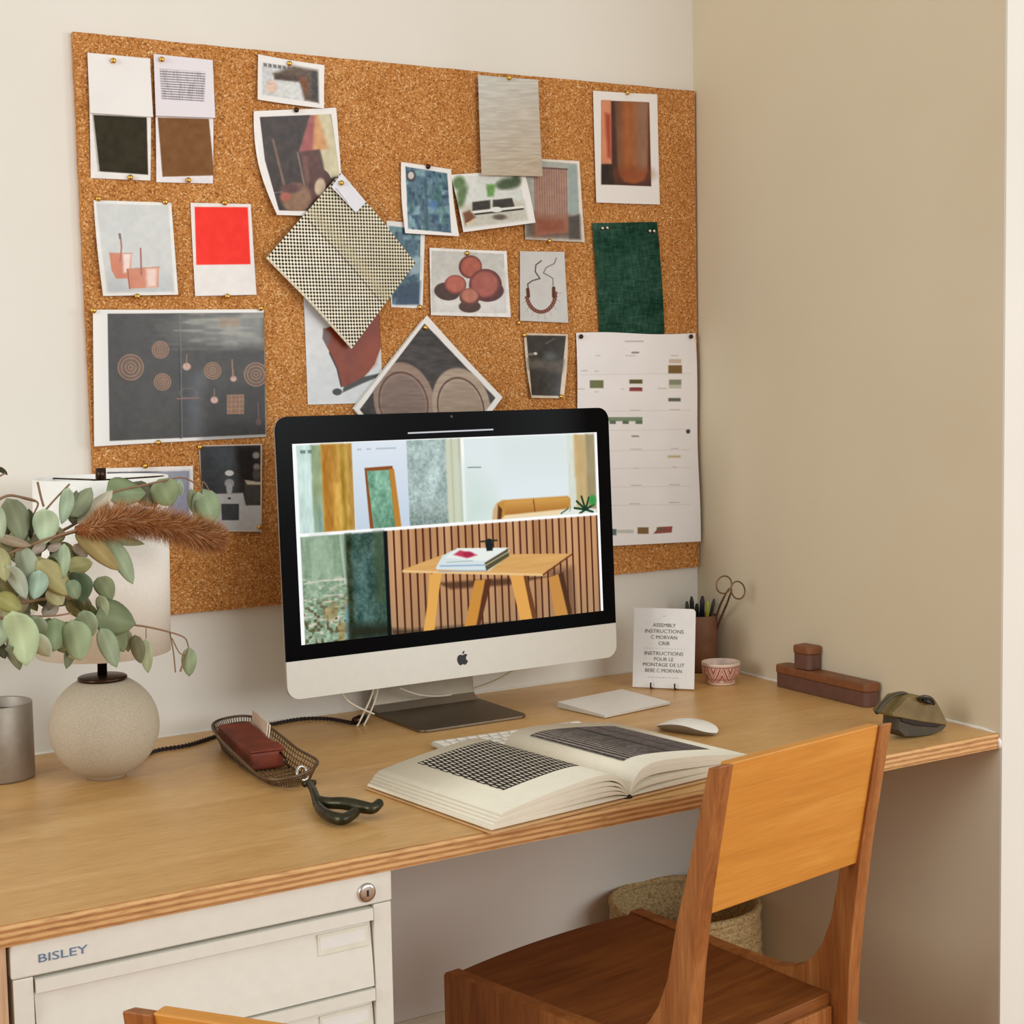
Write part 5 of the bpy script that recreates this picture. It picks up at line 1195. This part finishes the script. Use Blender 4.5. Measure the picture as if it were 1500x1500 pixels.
def dup(root, loc, rz, label):
    r = root.copy(); C.objects.link(r); r.location = loc; r.rotation_euler = (0, 0, rz); r['label'] = label
    for c_ in list(root.children):
        d = c_.copy(); C.objects.link(d); d.parent = r
    return r
ch['group'] = 'wooden chairs'
ch2 = dup(ch, (-1.428, -1.415, 0), math.radians(-52), 'second honey oak chair of which only a backrest corner shows at the bottom left')

# ------------------------------------------------------------------ vase with dried eucalyptus (vase stands just left of the photograph)
VX, VY = -1.575, -.40
va = thing('vase', 'tall stoneware vase holding the dried eucalyptus at the left end of the desk', 'vase', (VX+.02, VY, .74))
MB().lathe([(0, .001), (.03, .001), (.034, .004), (.037, .05), (.034, .11), (.022, .15), (.018, .165), (.020, .172), (.017, .172), (.015, .16), (.015, .1), (0, .1)], 40).build('body', M['ceramic'], va, True)
eu = thing('eucalyptus_bunch', 'dried eucalyptus branches with pale green oval leaves reaching in front of the lamp', 'foliage', (VX+.02, VY, .74+.16))
EO = Vector((VX+.02, VY, .90))
def F(x, y, Y): return Vector(at(x, y, 1, Y))-EO
st = MB(); rnd = random.Random(5)
base = Vector((0, 0, -.05))
def branch(px, Y0, Y1, r0, r1, start=None):
    n = len(px); P = [tuple(start or base)]+[tuple(F(x, y, Y0+(Y1-Y0)*i/max(1, n-1))) for i, (x, y) in enumerate(px)]
    Q = spline(P, 6); return MB().tube(Q, [r0+(r1-r0)*i/len(Q) for i in range(len(Q))], 7)
BR = [([(-110, 880), (-30, 815), (15, 800), (60, 790), (105, 770), (135, 748), (165, 722), (205, 712), (240, 704), (268, 700), (291, 712), (296, 722)], -.42, -.36),
      ([(-110, 890), (-30, 845), (20, 880), (60, 878), (90, 875), (118, 880), (145, 900), (190, 914), (214, 918), (245, 925), (270, 934), (276, 948)], -.44, -.40),
      ([(-110, 900), (-40, 900), (0, 905), (40, 903), (80, 902), (105, 898)], -.45, -.46),
      ([(-120, 850), (-60, 780), (-20, 745), (8, 727), (30, 728), (54, 735), (52, 748), (35, 775)], -.44, -.42),
      ([(-110, 880), (-40, 825), (10, 803), (45, 800), (90, 785), (118, 780), (150, 795), (176, 808)], -.46, -.40),
      ([(-130, 860), (-70, 760), (-30, 715), (-5, 700), (8, 693)], -.45, -.46)]
for px, a, b in BR: branch(px, a, b, .0028, .0009).build('branch', M['stem'], eu, True)
for px, Y, w_ in (([(64, 742), (60, 728), (55, 706)], -.42, .0016), ([(66, 748), (80, 732), (102, 709)], -.42, .0014), ([(54, 735), (38, 731), (18, 725)], -.42, .0014), ([(249, 927), (254, 955), (257, 985)], -.40, .0010), ([(252, 935), (262, 955), (270, 960)], -.40, .0009), ([(276, 950), (268, 972), (264, 984)], -.40, .0013), ([(214, 918), (214, 935)], -.40, .0006), ([(166, 880), (176, 895)], -.40, .0006), ([(296, 722), (297, 706), (303, 712), (310, 728)], -.36, .0007)):
    q = [tuple(F(x, y, Y)) for x, y in px]; MB().tube(spline(q, 5), w_, 6).build('twig', M['stem'], eu, True)
# leaves: base, tip, width in measured pixels, plane, colour
LV = [(156, 719, 214, 722, 38, -.38, (128, 146, 98)), (196, 706, 222, 742, 24, -.355, (96, 92, 62)), (232, 702, 252, 741, 36, -.37, (136, 150, 100)), (222, 708, 226, 745, 18, -.35, (82, 80, 50)),
 (297, 716, 313, 768, 30, -.36, (138, 158, 112)), (290, 720, 291, 772, 17, -.37, (158, 176, 138)), (280, 716, 283, 752, 12, -.355, (150, 166, 122)), (262, 702, 266, 726, 9, -.355, (170, 190, 152)),
 (104, 757, 134, 714, 24, -.41, (142, 152, 112)), (106, 768, 112, 718, 16, -.405, (104, 112, 76)), (114, 768, 165, 718, 24, -.42, (198, 186, 158)), (122, 772, 158, 738, 10, -.41, (160, 146, 96)),
 (100, 714, 90, 768, 19, -.44, (166, 192, 154)), (64, 745, 66, 797, 31, -.46, (176, 202, 160)), (10, 730, 34, 792, 30, -.44, (122, 130, 94)), (42, 745, 45, 790, 14, -.42, (74, 78, 42)), (-6, 684, 11, 696, 9, -.46, (74, 84, 52)),
 (-3, 740, 3, 790, 14, -.47, (160, 176, 138)), (14, 750, 10, 786, 12, -.43, (66, 70, 40)), (110, 774, 174, 836, 24, -.45, (170, 148, 84)), (122, 776, 168, 812, 18, -.43, (150, 158, 110)), (130, 781, 212, 797, 15, -.40, (166, 178, 130)),
 (160, 790, 195, 856, 22, -.41, (160, 178, 134)), (154, 798, 166, 820, 12, -.39, (112, 118, 80)), (143, 846, 164, 880, 24, -.42, (136, 150, 104)), (146, 872, 153, 908, 16, -.43, (164, 174, 130)), (157, 876, 163, 900, 8, -.40, (70, 76, 36)),
 (140, 902, 199, 914, 44, -.43, (116, 130, 86)), (152, 908, 182, 955, 32, -.42, (124, 136, 88)), (147, 920, 171, 978, 24, -.44, (150, 168, 130)), (178, 920, 188, 955, 18, -.41, (138, 140, 100)), (197, 930, 206, 972, 17, -.42, (118, 112, 74)),
 (213, 936, 217, 986, 15, -.42, (168, 180, 136)), (277, 948, 277, 991, 18, -.40, (142, 162, 118)), (270, 955, 272, 975, 6, -.39, (92, 96, 62)), (104, 908, 118, 968, 38, -.47, (150, 168, 120)), (122, 894, 136, 932, 24, -.44, (158, 176, 136)), (112, 905, 130, 945, 22, -.45, (126, 140, 98)),
 (80, 905, 80, 954, 30, -.46, (134, 156, 106)), (72, 905, 74, 930, 16, -.44, (96, 108, 68)), (50, 902, 60, 934, 26, -.47, (142, 154, 118)), (18, 895, 38, 976, 50, -.49, (178, 200, 148)), (44, 930, 74, 962, 26, -.47, (180, 186, 150)), (12, 946, 29, 982, 19, -.48, (118, 128, 94)), (-4, 940, 8, 965, 14, -.46, (54, 54, 30)),
 (108, 838, 120, 884, 36, -.45, (84, 108, 74)), (100, 850, 114, 878, 20, -.46, (120, 140, 100)), (96, 832, 136, 824, 23, -.43, (164, 158, 96)), (94, 796, 92, 848, 19, -.47, (158, 180, 140)), (30, 800, 52, 862, 27, -.46, (158, 170, 138)), (10, 828, 38, 878, 24, -.48, (168, 180, 154)),
 (58, 835, 50, 878, 24, -.48, (152, 182, 156)), (54, 822, 104, 872, 30, -.47, (168, 158, 96)), (70, 862, 92, 886, 22, -.46, (174, 164, 108)), (50, 815, 66, 845, 18, -.44, (160, 154, 84)), (74, 815, 84, 845, 12, -.42, (80, 80, 44)), (-4, 800, 8, 852, 20, -.47, (162, 158, 100)), (0, 795, 26, 816, 14, -.45, (120, 112, 62)),
 (-6, 872, 32, 894, 24, -.47, (152, 146, 70)), (-8, 850, 22, 872, 22, -.45, (116, 110, 62)), (-6, 786, 46, 800, 13, -.46, (154, 138, 108)), (44, 808, 70, 798, 8, -.44, (92, 90, 52)), (108, 798, 128, 816, 15, -.43, (188, 172, 148)), (70, 806, 90, 796, 12, -.43, (176, 154, 136)), (108, 800, 120, 818, 12, -.41, (96, 90, 56)),
 (124, 883, 146, 904, 9, -.42, (88, 88, 42)), (40, 775, 26, 805, 12, -.42, (88, 92, 52)), (60, 780, 40, 800, 10, -.42, (150, 140, 100)), (66, 795, 46, 812, 12, -.43, (172, 150, 130)), (84, 860, 70, 895, 16, -.42, (140, 128, 92)), (100, 948, 98, 962, 7, -.43, (84, 92, 64)), (28, 900, 20, 940, 18, -.44, (150, 168, 120)),
 (118, 870, 132, 900, 14, -.41, (110, 104, 68)), (8, 905, -8, 950, 26, -.45, (150, 166, 128)), (36, 868, 30, 900, 16, -.43, (150, 130, 96)), (70, 955, 78, 938, 8, -.44, (92, 104, 80))]
rf = random.Random(11)
for q_ in range(70):     # fill leaves deeper in the bunch
    x = rf.uniform(-30, 128); y = rf.uniform(745, 940); a = rf.uniform(.6, 2.6); l_ = rf.uniform(28, 46)
    if x > 95 and y < 790: x -= 60
    c_ = rf.choice([(120, 130, 92), (96, 104, 66), (150, 160, 120), (164, 154, 104), (84, 88, 52), (176, 160, 138), (140, 158, 126)])
    LV.append((x, y, x+l_*math.cos(a), y+l_*math.sin(a), rf.uniform(14, 24), rf.uniform(-.395, -.36) if x < 60 else rf.uniform(-.40, -.375), c_))
for i, (x0, y0, x1, y1, w_, Y, col) in enumerate(LV):
    Yb = Y+rnd.uniform(-.006, .006); Yt = Yb+rnd.uniform(-.014, .014)
    A_, B_ = F(x0, y0, Yb), F(x1, y1, Yt); L_ = B_-A_; ln = L_.length; d = L_/ln
    ppm = FPX/((np.array(EO+A_)-CAM) @ Fv); hw = .62*w_/ppm
    view = Vector(tuple(Fv)); side = d.cross(view).normalized(); nrm_ = side.cross(d).normalized()
    side = (side*math.cos(.25*(rnd.random()-.5)*4)+nrm_*math.sin(.25*(rnd.random()-.5)*4)).normalized()
    nl, nw = 9, 6; P = np.zeros((nl+1, nw+1, 3))
    cup_ = rnd.uniform(.1, .28); droop = rnd.uniform(-.08, .12)
    for a in range(nl+1):
        f_ = a/nl; wd = hw*max(.03, (math.sin(PI*f_**.82)**.62))*(1 if f_ < .97 else .75)
        c = A_+L_*f_+nrm_*(droop*ln*math.sin(PI*f_))
        for b in range(nw+1):
            s_ = 2*b/nw-1; P[a, b] = tuple(c+side*(wd*s_)+nrm_*(cup_*wd*s_*s_))
    def lp(k, col=np.array(col, float)*.80+.20*np.mean(col)):
        k.c[:] = col; s_ = np.abs(k.u-.5)*2
        k.c *= (1+.05*np.sin(k.v*9+k.u*5))[:, None]
        k.c += (np.exp(-(s_/.12)**2)*12)[:, None]; k.c = k.c*(1-.0*s_[:, None])
    o = colored_grid('leaf', P+np.array(EO), nw, nl, lp, M['leaf'], None)
    o.data.transform(Matrix.Translation(-EO)); o.parent = eu
    so = o.modifiers.new('solid', 'SOLIDIFY'); so.thickness = .0006

# copper grass head
gr = thing('dried_grass_head', 'fluffy copper brown dried grass head pointing right in front of the lamp shade', 'dried flower', tuple(Vector((0, 0, 0))+EO))
AX = spline([tuple(F(x, y, Y)) for x, y, Y in ((112, 776, -.455), (134, 774, -.45), (165, 764, -.445), (200, 763, -.44), (240, 768, -.435), (280, 779, -.43), (308, 787, -.425), (320, 791, -.423))], 14)
t = NT('copper_bristle', .7, 0, .3); g_ = t.n.new('ShaderNodeNewGeometry'); cr = t.ramp(g_.outputs['Random Per Island'], [(0, (128, 78, 36)), (.4, (174, 112, 58)), (.75, (206, 146, 90)), (1, (240, 206, 166))]); t.color(cr); M['bristle'] = t.m
core = MB().tube([tuple(p) for p in AX], [0.004+.009*math.sin(PI*min(1, (i/len(AX))*.9+.06)) for i in range(len(AX))], 12).build('seed_core', plain('seed_core', (120, 66, 30), .9, var=.3, scale=400), gr, True)
MB().tube(spline([tuple(base), tuple(F(-110, 880, -.46)), tuple(F(-30, 830, -.465)), tuple(F(40, 800, -.46)), tuple(F(90, 783, -.458)), tuple(F(114, 776, -.455))], 6), .0018, 7).build('stalk', M['stem'], gr, True)
vs, fs = [], []; NB = 11000; A_ = np.array(AX)
for i in range(NB):
    f_ = rnd.random()**.95; q_ = f_*(len(A_)-1); k = int(q_); k = min(k, len(A_)-2); p = A_[k]+(A_[k+1]-A_[k])*(q_-k); T_ = A_[k+1]-A_[k]; T_ /= np.linalg.norm(T_)
    rad = .034*min(1, (f_/.22))**.8*(1-max(0, (f_-.72)/.28)**2*.45)*(.75+.35*rnd.random()); 
    v_ = np.array([rnd.gauss(0, 1) for _ in range(3)]); v_ -= T_*v_.dot(T_); v_ /= np.linalg.norm(v_)
    dirn = v_*1.0+T_*(.15+.5*rnd.random())+np.array([rnd.gauss(0, .22) for _ in range(3)]); dirn /= np.linalg.norm(dirn); tip = p+dirn*rad
    sd_ = np.cross(dirn, T_); sd_ = sd_/np.linalg.norm(sd_)*.00045; up_ = np.cross(sd_, dirn); up_ = up_/np.linalg.norm(up_)*.0004
    b0 = p+dirn*rad*.25; kx = len(vs); vs += [tuple(b0-sd_), tuple(b0+sd_), tuple(b0+up_), tuple(tip)]; fs += [(kx, kx+1, kx+3), (kx+1, kx+2, kx+3), (kx+2, kx, kx+3)]
me = bpy.data.meshes.new('bristles'); me.from_pydata(vs, [], fs); me.update(); o = finish('bristles', me, M['bristle'], gr); o['kind'] = 'stuff'
